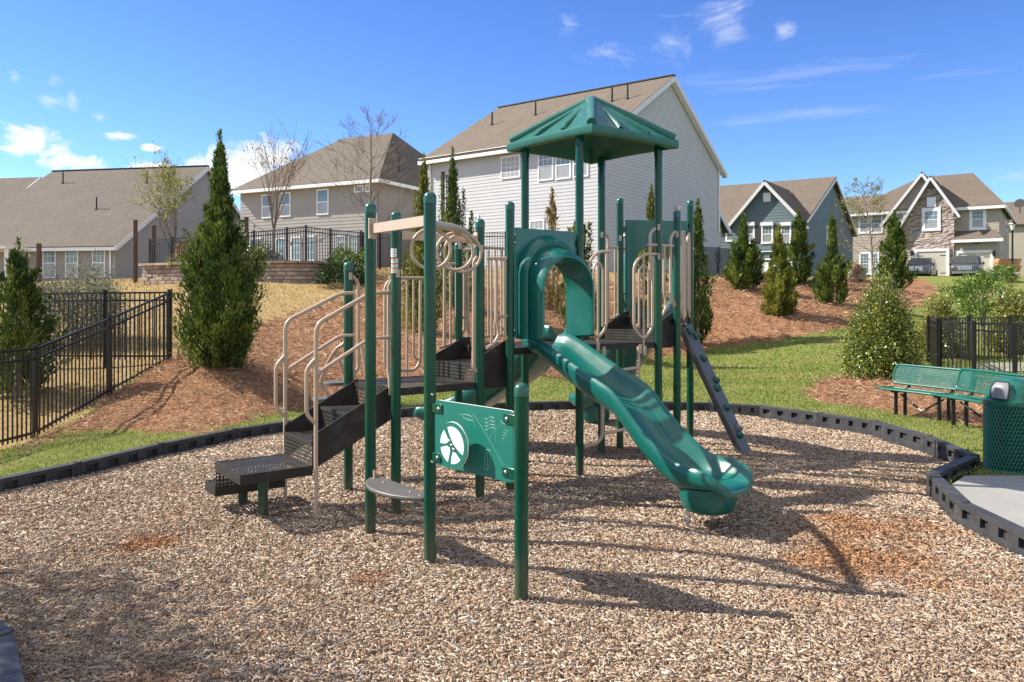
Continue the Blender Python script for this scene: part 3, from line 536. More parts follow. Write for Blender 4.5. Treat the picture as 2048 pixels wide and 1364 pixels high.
def shrub(name, label, cat, c, z0, rx, rz, mt, n, leaf, seed, group=None, shape='dome', stems=6, ry=None, trunk=None, ratio=.45, gap=.3):
    """broad-leaved bush: stems and a crown of separate leaves in clumps"""
    global rng
    rng = np.random.default_rng(seed); x, y = c; ry = ry or rx; root = thing(name, label, cat, (x, y, z0), group)
    zc = z0 + (trunk or 0); mb = MB()
    for k in range(stems):
        a = rng.uniform(0, 6.28); mb.tube([(x, y, z0 - .05), (x + math.cos(a) * rx * .12, y + math.sin(a) * rx * .12, zc + rz * .25), (x + math.cos(a) * rx * .5, y + math.sin(a) * ry * .5, zc + rz * .75)], [.03 if trunk else .02, .014, .005], 6)
    if trunk: mb.tube([(x, y, z0 - .05), (x, y, zc + rz * .5)], [.06, .02], 8)
    mb.build('trunk' if trunk else 'stems', M['bark'], root)
    nc = max(12, n // 45); cl = []
    while len(cl) < nc:
        p = rng.uniform(-1, 1, 3); p[2] = (p[2] + 1) / 2; h = p[2]
        rad = {'dome': math.sqrt(max(0, 1 - h * h)), 'cone': (1 - h) ** .75 * min(1, .72 + h * 1.6), 'egg': math.sin(math.pi * (h * .8 + .17)) , 'loose': math.sin(math.pi * (h * .75 + .2)) * (1 + .3 * math.sin(math.atan2(p[1], p[0]) * 3 + seed))}[shape]
        q = math.hypot(p[0], p[1])
        if q < rad and (q > rad * .5 or rng.random() < .3) and rng.random() > gap * .5: cl.append((x + p[0] * rx, y + p[1] * ry, zc + h * rz))
    cl = np.array(cl); k = rng.integers(0, nc, n); sp = min(rx, rz) * .15
    P = cl[k] + rng.normal(size=(n, 3)) * sp; D = (P - np.array([x, y, zc + rz * .35])); D /= np.linalg.norm(D, axis=1, keepdims=True); D = D + rng.normal(size=(n, 3)) * .7 + np.array([0, 0, .3])
    s = rng.uniform(.6, 1.3, n) * leaf; P[:, 2] = np.maximum(P[:, 2], z0 + .02); V, Fc = kites(P, D, s, s * ratio, .12, (P - cl[k]) / sp * .8 + rng.normal(size=(n, 3)) * .6 + (P - np.array([x, y, zc + rz * .3])) / max(rx, rz) * .8); np_mesh('crown', V, Fc, mt, root); return root
def bare_tree(name, label, c, z0, H, seed, leaves=None, nleaf=0, leaf=.05, spread=.55, group='bare trees on the slope', multi=1, r0=.07, depth=5, first=.28, up=.35, fork=.08):
    global rng
    rng = np.random.default_rng(seed); rd = random.Random(seed); x, y = c; root = thing(name, label, 'tree', (x, y, z0), group); tr, tw = MB(), MB(); tips = []
    def grow(p, d, L, r, dep):
        pts = [p]; q = p.copy(); dd = d.copy(); k = 4 if dep < 2 else 3
        for i in range(k):
            dd = (dd + Vector((rd.gauss(0, .09), rd.gauss(0, .09), up * .16))).normalized(); q = q + dd * L / k; pts.append(q.copy())
        rr = [max(.0045, r * (1 - .45 * i / k)) for i in range(k + 1)]; (tr if dep < 1 else tw).tube(pts, rr, 7 if dep < 1 else (5 if dep < 3 else 3), caps=False)
        if dep >= depth - 2: tips.extend(pts[1:])
        if dep >= depth: return
        nb = rd.choice((2, 3, 3)) if dep else 1
        for j in range(nb):
            i = rd.choice(range(1, k + 1)) if j else k; ax = dd.orthogonal(); ax.rotate(Matrix.Rotation(rd.uniform(0, 6.28), 3, dd)); s = spread * rd.uniform(.55, 1.15) * (.45 if j == 0 else 1)
            nd = (dd + ax * s).normalized(); grow(pts[i], nd, L * rd.uniform(.62, .85), max(.0045, rr[min(i, k)] * (.8 if j == 0 else .6)), dep + 1)
    if multi == 1:
        # a single leader with side limbs up its length
        pts = [Vector((x, y, z0 - .1))]; d = Vector((0, 0, 1)); n = 11
        for i in range(n): d = (d + Vector((rd.gauss(0, .04), rd.gauss(0, .04), .15))).normalized(); pts.append(pts[-1] + d * H / n)
        tr.tube(pts, [r0 * (1 - .9 * i / n) + .004 for i in range(n + 1)], 8, caps=False)
        nl = 26
        for j in range(nl):
            f = first + (1 - first) * (j + .5) / nl; k = min(n - 1, int(f * n)); p = pts[k].lerp(pts[k + 1], f * n - k); a = j * 2.4 + rd.uniform(-.4, .4)
            e = rd.uniform(.35, .75); dd = Vector((math.cos(a), math.sin(a), e)).normalized(); grow(p, dd, H * spread * .36 * (1.08 - f) ** .8 * rd.uniform(.75, 1.2) + .12, max(.006, r0 * .33 * (1.1 - f)), 2)
    else:
        tr.tube([(x, y, z0 - .1), (x, y, z0 + H * (fork + .02))], [r0 * 1.2, r0], 8)
        for j in range(multi):
            a = j * 6.28 / multi + rd.uniform(-.3, .3); grow(Vector((x, y, z0 + H * fork)), Vector((math.cos(a) * spread * .6, math.sin(a) * spread * .6, 1)).normalized(), H * .36 * (1.08 - fork), r0 * .7, 1)
    tr.build('trunk', M['bark'], root, smooth=60); tw.build('branches', M['twig'], root, smooth=60)
    if leaves:
        t = np.array([tuple(p) for p in tips]); P = t[rng.integers(0, len(t), nleaf)] + rng.normal(size=(nleaf, 3)) * .05; s = rng.uniform(.5, 1.3, nleaf) * leaf
        V, Fc = kites(P, rng.normal(size=(nleaf, 3)), s, s * .55, .1); np_mesh('leaves', V, Fc, leaves, root)
    return root
# ------------------------------------------------------------------ play structure
PS = thing('playground_structure', 'green and beige playground climber with slides, stairs and a peaked green roof', 'play structure', (.3, 8.3, 0))
POS = dict(A=(.061, 5.167), B=(-.603, 5.882), C=(-1.170, 6.612), D=(-1.054, 7.266), E=(-1.644, 8.04), Fp=(-.314, 7.85), Fx=(-.904, 8.62), Gp=(-.020, 8.10), H=(-.597, 8.92),
           I=(.156, 9.5), J=(.739, 8.755), K=(1.72, 9.4), L=(1.13, 10.1), Mp=(1.404, 10.4), N=(2.36, 10.6), O=(2.0, 9.7))
TOP = dict(A=1.397, B=2.728, C=2.736, D=2.738, E=2.317, Fp=2.73, Fx=2.3, Gp=2.93, H=2.58, I=3.74, J=3.74, K=3.74, L=3.74, Mp=3.26, N=3.26, O=3.02)
PR = .0455
def post(P, z, capped=True):
    mb = MB(); x, y = P
    if capped:
        mb.lathe((x, y, 0), [(PR, -.2), (PR, z - .085)], 20); o = mb.build('post', M['post'], PS)
        mb = MB(); r = PR * 1.06; mb.lathe((x, y, z), [(r, -.088), (r, -.045)] + [(r * math.cos(a), -.045 + .045 * math.sin(a)) for a in (.3, .6, .9, 1.2, 1.45)], 20); mb.build('post_cap', M['cap'], o)
    else:
        mb.lathe((x, y, 0), [(PR, -.2), (PR, z)], 20); mb.lathe((x, y, z - .12), [(PR * 1.12, 0), (PR * 1.12, .1)], 20); o = mb.build('post', M['post'], PS)
    return o
posts = {k: post(POS[k], TOP[k], k not in 'IJKL') for k in POS}
# warning stickers on post D
sp = posts['D']; x, y = POS['D']
def sticker(z0, z1, lines, colr=None, ah=0.0, par=sp, c=(x, y)):
    """curved label wrapped round the post; bars stand for the rows of small print"""
    mb = MB(); n = 10; base = math.atan2(-c[1], -c[0]) - .35 + ah
    def strip(a0, a1, za, zb, r, mi):
        for k in range(n):
            t0, t1 = a0 + (a1 - a0) * k / n, a0 + (a1 - a0) * (k + 1) / n
            mb.poly([(c[0] + r * math.cos(t), c[1] + r * math.sin(t), z) for t, z in ((t0, za), (t1, za), (t1, zb), (t0, zb))], mi)
    strip(base - .75, base + .75, z0, z1, PR + .0015, 0); h = z1 - z0
    for k in range(lines): zz = z1 - h * (k + .9) / (lines + .9); strip(base - .6, base + (.6 if k % 3 else .35), zz - h * .12 / lines * 1.6, zz, PR + .0025, 1)
    if colr: strip(base - .75, base + .75, z1 - h * .18, z1 - h * .02, PR + .003, 2)
    mb.build('warning_sticker', [M['sticker'], M['ink'], M['inkred']], par)
for ya, yb, ln, cr in ((497, 514, 4, 0), (516, 526, 3, 1), (527, 535, 3, 1), (536, 546, 4, 1)):
    sticker(CH - (yb - 600) * 7.22 / F, CH - (ya - 600) * 7.22 / F, ln, cr, 0 if ya > 500 else -.25)
class Many(MB):
    """collects loose pieces; each nxt() starts a new one"""
    def __init__(s): super().__init__(); s.cut = []
    def nxt(s): s.cut.append((len(s.v), len(s.f)))
    def parts(s, name, mats, parent, **k):
        c = s.cut + [(len(s.v), len(s.f))]; prev = (0, 0); out = []
        for v, f in c:
            if f > prev[1]:
                q = MB(); q.v = s.v[prev[0]:v]; q.f = [tuple(i - prev[0] for i in t) for t in s.f[prev[1]:f]]; q.m = s.m[prev[1]:f]; out.append(q.build(name, mats, parent, **k))
            prev = (v, f)
        return out
def bolt(mb, p, ax, r=.011): mb.lathe(p, [(r, -.004), (r, .004), (r * .7, .009), (r * .2, .011)], 10, axis=ax)
def tubes(name, lst, m='beige', par=PS, fil=.06):
    mb = MB()
    for pts, r in lst: mb.tube(rnd(pts, fil, 6) if len(pts) > 2 else pts, r, 10)
    return mb.build(name, M[m], par, smooth=60)
def V2(P, z): return Vector((P[0], P[1], z))
# ---- decks: punched top with folded skirts
def lerp2(a, b, t): return (a[0] + (b[0] - a[0]) * t, a[1] + (b[1] - a[1]) * t)
def plate(name, pts, z, skirt=.07, par=PS, inset=None):
    mb = MB(); o = Vector((*pts[0], 0)); d = (Vector((*pts[1], 0)) - o).normalized(); e = Vector((-d.y, d.x, 0))
    uv = [((Vector((*p, 0)) - o).dot(d), (Vector((*p, 0)) - o).dot(e)) for p in pts]
    mb.poly([(p[0], p[1], z) for p in pts], 0, uv); n = len(pts)
    for i in range(n):
        a, b = Vector((*pts[i], 0)), Vector((*pts[(i + 1) % n], 0)); mb.beam((a.x, a.y, z - skirt / 2 + .004), (b.x, b.y, z - skirt / 2 + .004), .012, skirt, mi=1)
        L = (b - a).length; t = (b - a).normalized(); nn = Vector((t.y, -t.x, 0)); k = max(2, int(L / .16))
        for j in range(k):
            q = a + t * L * (j + .5) / k
            for sgn in (1, -1): mb.box(-.012, .012, -.0015, .0015, -.007, .007, Matrix.Translation((q.x + nn.x * .0065 * sgn, q.y + nn.y * .0065 * sgn, z - skirt * .55)) @ Matrix((t, nn, Vector((0, 0, 1)))).transposed().to_4x4(), 2)
    return mb.build(name, [M['perf'], M['deck'], M['pipe']], par, smooth=0)
def riser(mb, a, b, z0, z1):
    L = math.hypot(b[0] - a[0], b[1] - a[1]); mb.poly([(a[0], a[1], z0), (b[0], b[1], z0), (b[0], b[1], z1), (a[0], a[1], z1)], 0, [(0, 0), (L, 0), (L, z1 - z0), (0, z1 - z0)])
Z1, ZS, Z2, ZT, Z3 = 1.12, 1.285, 1.435, 1.565, 1.70
def inset(pts, d):
    c = (sum(p[0] for p in pts) / len(pts), sum(p[1] for p in pts) / len(pts)); return [lerp2(p, c, d) for p in pts]
P = POS
plate('deck', inset([P['D'], P['Fp'], P['Fx'], P['E']], .05), Z1)
plate('deck', inset([P['Gp'], P['J'], P['I'], P['H']], .05), Z2)
plate('deck', inset([P['J'], P['K'], P['L'], P['I']], .05), Z2)
plate('deck', inset([P['O'], P['N'], P['Mp']], .06), Z3)
# joining step between the lower and the middle deck, and between roofed deck and top deck
def steppair(a0, a1, b0, b1, zl, zm, zh, side0=True):
    """a0-a1 low edge, b0-b1 high edge"""
    mb = MB(); riser(mb, a0, a1, zl - .04, zm); riser(mb, b0, b1, zm, zh)
    d = Vector((a1[0] - a0[0], a1[1] - a0[1])); L = d.length; w = math.hypot(b0[0] - a0[0], b0[1] - a0[1])
    mb.poly([(*a0, zm), (*a1, zm), (*b1, zm), (*b0, zm)], 0, [(0, 0), (L, 0), (L, w), (0, w)])
    for a, b in ((a0, b0), (a1, b1)):
        t = Vector((b[0] - a[0], b[1] - a[1], 0)).normalized(); n = Vector((t.y, -t.x, 0)) * .006; A = Vector((*a, 0)) - n
        pr = [A + Vector((0, 0, zl - .08)), A + Vector((0, 0, zm + .05)), Vector((*b, 0)) - n + Vector((0, 0, zh + .08)), Vector((*b, 0)) - n + t * .1 + Vector((0, 0, zh + .08)), Vector((*b, 0)) - n + t * .1 + Vector((0, 0, zh - .2)), Vector((*b, 0)) - n * 1 + Vector((0, 0, zl - .08))]
        mb.prism(pr, n * 2, 1)
    return mb.build('step', [M['perf'], M['deck']], PS, smooth=0)
i0, i1 = lerp2(P['Fp'], P['Fx'], .1), lerp2(P['Fp'], P['Fx'], .9); j0, j1 = lerp2(P['Gp'], P['H'], .1), lerp2(P['Gp'], P['H'], .9)
steppair(i0, i1, j0, j1, Z1, ZS, Z2)
i0, i1 = lerp2(P['K'], P['L'], .08), lerp2(P['K'], P['L'], .92); j0, j1 = lerp2(P['O'], P['Mp'], .08), lerp2(P['O'], P['Mp'], .92)
steppair(i0, i1, j0, j1, Z2, ZT, Z3)
# ---- transfer platform with its low step, then the stairs
T = [at(482, 951, 6.62), at(624, 932, 7.0), at(568.6, 908, 7.54), at(431.5, 924, 7.17)]; zT = .478; T = [(p.x, p.y) for p in T]
tp = plate('transfer_platform', T, zT, .085)
mb = Many()
for px, py in ((526, 1036), (486, 1011)):
    mb.nxt(); g = gp(px, py); mb.lathe((*g, 0), [(.045, -.15), (.045, zT - .05)], 18)
mb.parts('platform_leg', M['post'], tp)
ov = Vector((T[3][0] - T[0][0], T[3][1] - T[0][1])).normalized(); S3, S2 = T[3], T[2]; q3 = (S3[0] + ov.x * .3, S3[1] + ov.y * .3); q2 = (S2[0] + ov.x * .3, S2[1] + ov.y * .3)
st = plate('step', [S3, S2, q2, q3], .255, .09); mb = MB(); riser(mb, S3, S2, .17, zT - .06); mb.build('step_riser', M['perf'], st, smooth=0)
Sn, Sf = T[1], T[2]; Tn, Tf = (-1.125, 7.36), (-1.555, 7.93)
sb = MB(); nst = 3; zz = [zT, .69, .905, Z1]
for k in range(3):
    a0, a1 = lerp2(Sn, Tn, k / 2 * .98 if k else 0), lerp2(Sf, Tf, k / 2 * .98 if k else 0); riser(sb, a0, a1, zz[k] - (.02 if k else .0), zz[k + 1])
    if k < 2:
        b0, b1 = lerp2(Sn, Tn, (k + 1) / 2 * .98), lerp2(Sf, Tf, (k + 1) / 2 * .98); L = math.hypot(a1[0] - a0[0], a1[1] - a0[1]); w = math.hypot(b0[0] - a0[0], b0[1] - a0[1])
        sb.poly([(*a0, zz[k + 1]), (*a1, zz[k + 1]), (*b1, zz[k + 1]), (*b0, zz[k + 1])], 0, [(0, 0), (L, 0), (L, w), (0, w)])
        sb.beam((*a0, zz[k + 1] - .014), (*a1, zz[k + 1] - .014), .014, .03, mi=1)
stair = sb.build('staircase', [M['perf'], M['deck']], PS, smooth=0)
for a, b in ((Sn, Tn), (Sf, Tf)):
    t = Vector((b[0] - a[0], b[1] - a[1], 0)).normalized(); n = Vector((t.y, -t.x, 0)) * .006; A = Vector((*a, 0)); B = Vector((*b, 0)) + t * .03
    mb = MB(); mb.prism([A - n + Vector((0, 0, .44)), A - n + Vector((0, 0, .745)), B - n + Vector((0, 0, 1.155)), B - n + Vector((0, 0, .84))], n * 2); mb.build('stringer', M['deck'], stair, smooth=0)
# ---- stair handrails, each on the plane of its stringer
def handrail(plane, V, bend, flat, low, grip, yb, yend, ytop):
    xv = V; p = plane
    main = [p(xv, yb), p(xv, ytop), p(*bend), p(*flat)]; lo = [p(xv + 1, low[0]), p(*low[1]), p(*low[2])]
    g = [p(xv, grip[0]), p(xv - 19, grip[0] + 20), p(xv - 19, grip[1] - 18), p(xv, grip[1])]
    return tubes('handrail', [(main, .019), (lo, .017), (g, .017)], fil=.09)
pn = Plane(Sn, Tn, .03); pf = Plane(Sf, Tf, -.02)
handrail(pn, 632, (742, 586), (778, 585), (748, (741, 676), (778, 675)), (717, 848), 1045, 0, 648)
handrail(pf, 570.5, (681, 587), (708, 586), (741, (681, 671), (708, 671)), (711, 833), 1006, 0, 643)
# ---- guard rails (barriers) drawn on the vertical plane between their posts
def guard(a, b, lst, off=0.0, fil=.06, label=None):
    p = Plane(P[a], P[b], off); L = []
    for pts, r in lst: L.append(([p(*q) for q in pts], r))
    return tubes('guard_rail', L, fil=fil)
RB, RO = .0125, .0175
pc = Plane(P['E'], P['Fx'])
tubes('entry_handle', [([pc(703, 556), pc(706, 553), pc(717, 566), pc(717, 735), pc(709, 748), pc(708, 765)], RO), ([pc(707, 570), pc(707, 764)], .016)], fil=.05)
pd = Plane(P['D'], P['E'])
tubes('entry_handle', [([pd(785, 560), pd(778, 572), pd(777, 745), pd(780, 762), pd(780, 790)], RO), ([pd(783, 553), pd(779, 556)], .014)], fil=.05)
guard('E', 'Fx', [([(850, 556), (784, 556), (770, 572), (770, 728), (779, 740), (829, 741), (840, 726), (841, 560)], RO), ([(814, 558), (814, 752)], RB), ([(827, 558), (827, 712), (836, 719)], RB), ([(800, 558), (800, 740)], RB)])
guard('Fx', 'H', [([(857, 528), (932, 528)], RO), ([(889, 530), (889, 694)], RO), ([(901, 530), (901, 690)], RB), ([(913, 530), (913, 640), (921, 672), (906, 688), (876, 696)], RO), ([(929, 530), (929, 658), (921, 676)], RO), ([(913, 634), (931, 634)], .016), ([(937, 520), (937, 660), (944, 680)], RB)], fil=.05)
guard('Fp', 'Gp', [([(972, 517), (1013, 517)], RO), ([(983, 518), (983, 690)], RB), ([(993, 518), (993, 640), (999, 668), (988, 688), (973, 696)], RO), ([(1003, 518), (1003, 655), (1008, 660)], RB), ([(1009, 518), (1009, 668), (1014, 678)], RO), ([(994, 632), (1014, 632)], .016), ([(957, 512), (948, 520), (947, 735), (953, 744)], RO)], fil=.05)
guard('H', 'I', [([(917, 503), (960, 495), (1010, 497), (1048, 505)], RO), ([(925, 676), (1046, 668)], RO)] + [([(x, 500), (x, 672)], RB) for x in (935, 949, 965, 977, 990, 1003, 1016, 1030)], fil=.03)
lp = [([(1312, 508), (1287, 508), (1268, 528), (1268, 655), (1286, 680), (1305, 657), (1305, 512)], RO), ([(1278, 655), (1278, 540), (1287, 527), (1297, 540), (1297, 655)], RB), ([(1287, 510), (1287, 700)], RB), ([(1271, 655), (1278, 648)], RB), ([(1297, 648), (1304, 655)], RB)]
guard('J', 'K', lp, .04, .08); guard('J', 'K', [([(x - 91 + (1286 - x) * .05, y - 5 + (0 if y < 600 else 3)) for x, y in pts], r) for pts, r in lp], .04, .08)
guard('L', 'Mp', [([(1206, 465), (1216, 472), (1216, 640), (1228, 637), (1246, 620), (1249, 612), (1244, 590), (1244, 500)], RO), ([(1214, 494), (1260, 497)], RO), ([(1248, 470), (1257, 480), (1257, 600), (1250, 612)], RO), ([(1230, 497), (1230, 636)], RB), ([(1237, 497), (1237, 628)], RB), ([(1246, 587), (1258, 587)], .016)], fil=.05)
guard('K', 'O', [([(1310, 457), (1300, 466), (1300, 560)], RO), ([(1297, 489), (1346, 492)], RO), ([(1350, 463), (1341, 475), (1341, 590), (1350, 612)], RO), ([(1328, 492), (1328, 580), (1333, 612), (1324, 632)], RO), ([(1317, 492), (1317, 640)], RB), ([(1328, 587), (1342, 587)], .016)], fil=.05)
mb = Many()
for k, z in (('E', 2.17), ('D', 2.17), ('Fp', 2.43), ('L', 2.75), ('Mp', 2.73), ('K', 2.44), ('K', 2.78), ('O', 2.72), ('H', 2.53)):
    mb.nxt(); x, y = P[k]; v = Vector((-x * .25 + .35, -1, 0)).normalized(); mb.beam((x + v.x * .05, y + v.y * .05, z - .035), (x + v.x * .05, y + v.y * .05, z + .035), .03, .012, up=v); bolt(mb, (x + v.x * .057, y + v.y * .057, z + .012), v, .007)
mb.parts('rail_bracket', M['beige'], PS)
mb = MB()
for k, z in (('O', 1.72), ('N', 1.72)):
    pass
q = Plane(P['O'], P['N'])
for x0, x1, ya, yb in ((1363, 1369, 463, 640), (1375, 1383, 467, 634)):
    mb.tube(rnd([q(x0 + (x1 - x0) / 2 - 1, ya), q(x0, ya + 10), q(x0, yb - 14), q(x0 + (x1 - x0) / 2, yb)], .05), .02, 10); mb.tube(rnd([q(x0 + (x1 - x0) / 2 + 1, ya), q(x1, ya + 10), q(x1, yb - 14), q(x0 + (x1 - x0) / 2, yb)], .05), .02, 10); mb.tube([q((x0 + x1) / 2, ya + 6), q((x0 + x1) / 2, yb - 8)], .017, 8)
mb.build('entry_handle', M['beige'], PS)
# ---- disc climber beyond the lower deck
mb = MB(); d1, d2 = at(676, 765, 8.45), at(652, 797, 8.75)
mb.tube(catmull([at(700, 664, 8.3), at(690, 685, 8.35), at(672, 700, 8.4), at(652, 735, 8.6), at(643, 768, 8.75), at(655, 795, 8.8), at(652, 860, 8.85), at(652, 868, 8.85)]), .02, 8); mb.tube([at(672, 700, 8.4), at(690, 752, 8.45), at(690, 790, 8.5)], .018, 8); mb.tube([at(721, 677, 8.5), at(733, 752, 8.5)], .018, 8); mb.tube([at(662, 846, 8.9), at(662, 900, 8.9)], .022, 8)
dc = mb.build('disc_climber', M['beige'], PS)
for c in (d1, d2): mb = MB(); mb.lathe(c, [(.15, -.02), (.155, 0), (.15, .012)], 24); mb.build('climber_disc', M['climb'], dc)
# ---- overhead ring track
mb = MB(); zb = 2.515
cb = lambda a, b, z: (Vector((*P[a], z)), Vector((*P[b], z)))
a, b = cb('C', 'B', zb); d = (b - a).normalized(); mb.beam(a + d * .06, b - d * .05, .05, .078)
for s in (1,): mb.box(-.03, .03, -.006, .006, -.085, .085, Matrix.Translation(a + d * .055 + Vector((-.01, -.02, 0))) @ Matrix((Vector((d.y, -d.x, 0)), d, Vector((0, 0, 1)))).transposed().to_4x4())
a2, b2 = cb('D', 'Fp', zb + .005); d2v = (b2 - a2).normalized(); mb.beam(a2 + d2v * .05, b2 - d2v * .05, .05, .075); mb.box(-.03, .03, -.006, .006, -.07, .07, Matrix.Translation(b2 - d2v * .052) @ Matrix((Vector((d2v.y, -d2v.x, 0)), d2v, Vector((0, 0, 1)))).transposed().to_4x4())
for p in (a + d * .07, ):
    for dz in (.07, -.07): bolt(mb, p + Vector((-.028, -.03, dz)), (-.6, -.8, 0), .008)
s0 = Plane(P['B'], P['Fp'])
track = catmull([at(861, 449, 5.95), at(885, 452, 6.3), at(908, 456, 6.75), at(925, 463, 7.15), at(936, 473, 7.5), at(948, 480, 7.72)], 8); mb.tube(track, .034, 10)
ol = mb.build('overhead_ladder', M['beige'], PS)
for px, py, Y, r in ((862, 498, 6.35, .155), (910, 503, 7.0, .158), (925, 506, 7.45, .172)):
    c = at(px, py, Y); mb = MB(); ax = Vector((1, .12, 0)).normalized(); mb.tube([c + ax * r * math.cos(t) + Vector((0, 0, r * 1.02 * math.sin(t))) for t in [2 * math.pi * k / 40 for k in range(40)]], .0145, 8, closed=True); mb.build('ring', M['beige'], ol, smooth=60)
# ---- half-round step between posts C and B
mb = MB(); a, b = Vector((*P['C'], .475)), Vector((*P['B'], .475)); d = (b - a); L = d.length; d.normalize(); n = Vector((-d.y, d.x, 0)); n = -n if n.y > 0 else n
pts = [a + d * (L * t) + n * w for t, w in [(.04, -.05), (.04, .03), (.12, .1), (.25, .165), (.4, .2), (.55, .205), (.7, .18), (.85, .12), (.96, .04), (.96, -.05), (.8, -.06), (.5, -.065), (.2, -.06)]]
mb.prism(pts, (0, 0, -.032)); fs = mb.build('foot_step', M['climb'], PS, bevel=.008)
mb = MB(); mb.beam(a + d * .05 + Vector((0, 0, -.06)), a + d * .05 + Vector((0, 0, .06)), .05, .012, up=n); mb.beam(a + d * .05 - Vector((0, 0, .045)), b - d * .05 - Vector((0, 0, .045)), .05, .03)
for t in (.12, .3, .75, .9): bolt(mb, a + d * L * t + n * .03 + Vector((0, 0, .001)), (0, 0, 1), .008)
mb.build('step_bracket', M['beige'], fs)
# ---- driving panel between posts B and A
pa = Plane(P['B'], P['A']); t0, t1 = .075, pa.len - .07; zp0, zp1 = .735, 1.205
def roundrect(t0, t1, z0, z1, r, n=5):
    out = []
    for cx, cz, a0 in ((t1 - r, z1 - r, 0), (t0 + r, z1 - r, 90), (t0 + r, z0 + r, 180), (t1 - r, z0 + r, 270)):
        for k in range(n + 1): a = math.radians(a0 + 90 * k / n); out.append((cx + r * math.cos(a), cz + r * math.sin(a)))
    return out
nn = Vector((pa.n.x, pa.n.y, 0))
mb = MB(); rr = roundrect(t0, t1, zp0, zp1, .035); mb.prism([pa.pt(t, z, .004) for t, z in rr], nn * .006); mb.prism([pa.pt(t, z, -.012) for t, z in rr], nn * .0155, 1)
panel = mb.build('activity_panel', [M['sheet'], M['white']], PS, smooth=0)
# routed outlines: flag, gauge, hose, horn
mb = Many()
def line(pts, r=.0013, off=.0103): mb.tube([pa.pt(*pa.st(x, y), off) if x > 5 else pa.pt(x, y, off) for x, y in pts], r, 5)
def zz_(x, y): return (860 + x / 6.82, 780 + y / 6.82)
for k_, L in enumerate(([(765, 380), (780, 395), (805, 392), (822, 370), (850, 362), (890, 380)], [(768, 432), (782, 447), (806, 444), (824, 424), (850, 416), (892, 430)], [(770, 480), (784, 494), (808, 490), (826, 470), (852, 464), (895, 478)], [(772, 525), (786, 542), (810, 538), (828, 516), (855, 510), (905, 520)], [(768, 380), (772, 525)], [(805, 392), (810, 538)], [(850, 364), (855, 512)], [(890, 380), (905, 520)],
          [(975, 415), (955, 480), (935, 515), (905, 525)], [(1000, 445), (985, 520)], [(975, 415), (1000, 445), (1020, 450), (1045, 470)], [(1045, 470), (1020, 570), (1000, 650), (1020, 665)], [(1090, 548), (1060, 558), (1040, 540)], [(1075, 585), (1045, 592), (1025, 575)], [(1060, 620), (1030, 628), (1010, 612)], [(1040, 655), (1015, 665), (998, 650)], [(905, 525), (830, 660)], [(912, 525), (905, 720)],
          [(600, 310), (700, 470), (830, 690), (960, 920), (1060, 1125)], [(450, 335), (470, 325), (560, 345), (600, 380), (610, 420), (560, 410), (480, 380), (450, 335)], [(415, 420), (420, 330), (450, 335)], [(610, 420), (632, 500)], [(275, 495), (240, 540), (222, 640), (225, 740), (245, 795), (268, 720), (275, 620), (300, 510)], [(770, 810), (820, 815), (840, 835)], [(770, 810), (765, 950), (750, 1075), (800, 1095), (820, 1080), (838, 950), (835, 830)], [(800, 815), (795, 1090)])):
    if k_ in (17, 18) or k_ >= 21: mb.nxt()
    line([zz_(*q) for q in L])
mb.parts('engraving', M['groove'], panel)
mb = Many(); bb = Many()
for t, z in ((t0 + .055, zp1 - .06), (t0 + .04, zp0 + .055), (t1 - .05, zp1 - .055), (t1 - .06, zp0 + .065)):
    mb.nxt(); bb.nxt(); e = -1 if t < .4 else 1; mb.prism([pa.pt(tt, zq, .0105) for tt, zq in roundrect(min(t - .035, t + e * .09), max(t + .035, t + e * .09), z - .033, z + .033, .01, 3)], nn * .008); bolt(bb, pa.pt(t, z, .019), nn, .014)
for k, zs in (('B', (1.24, .75)),):
    for z in zs: bb.nxt(); v = Vector((.45, -.9, 0)); bolt(bb, (P[k][0] + v.x * PR, P[k][1] + v.y * PR, z), v, .012)
mb.parts('panel_clamp', M['post'], panel, bevel=.002); bb.parts('bolt', M['steel'], panel)
tw, zw = pa.st(932, 886); tw, zw = tw, zw; wc = .115; wr = .16
mb = MB(); N_ = 40; ring = [(math.cos(2 * math.pi * k / N_), math.sin(2 * math.pi * k / N_)) for k in range(N_)]
def wp(x, z, off): return pa.pt(tw + x * wr, zw + z * wr, off)
for oo, sc, mi in ((wc - .006, 1.0, 1), (wc + .004, .985, 0)):
    mb.prism([wp(x * sc, z * sc, oo) for x, z in ring], nn * (.0095 if mi else .006), mi)
rot = math.radians(-46)
def arc_open(a0, a1, rin, rout=.8, n=10):
    """white window between spokes: an arc outside, a chord inside"""
    o = [(rout * math.cos(a0 + (a1 - a0) * k / n), rout * math.sin(a0 + (a1 - a0) * k / n)) for k in range(n + 1)]; return o + rin
def rotp(pts): return [(x * math.cos(rot) - z * math.sin(rot), x * math.sin(rot) + z * math.cos(rot)) for x, z in pts]
R_ = math.radians
for pts in (arc_open(R_(22), R_(158), [(-.5, .2), (0, .12), (.5, .2)]), arc_open(R_(178), R_(226), [(-.36, -.36), (-.26, -.16), (-.34, -.03)]), arc_open(R_(240), R_(296), [(.12, -.3), (0, -.2), (-.2, -.3)]), arc_open(R_(312), R_(362), [(.34, -.03), (.26, -.14), (.34, -.34)])):
    mb.prism([wp(x, z, wc + .0102) for x, z in rotp(pts)], nn * .001, 1)
wheel = mb.build('steering_wheel', [M['sheet'], M['white']], panel, smooth=0)
mb = MB()
for x in (-.22, 0, .22): px_, pz_ = rotp([(x, .02 - .03)])[0]; bolt(mb, wp(px_, pz_, wc + .011), nn, .012)
mb.tube([pa.pt(tw, zw, 0), pa.pt(tw, zw, wc)], .018, 10); mb.build('wheel_hub', M['steel'], wheel)
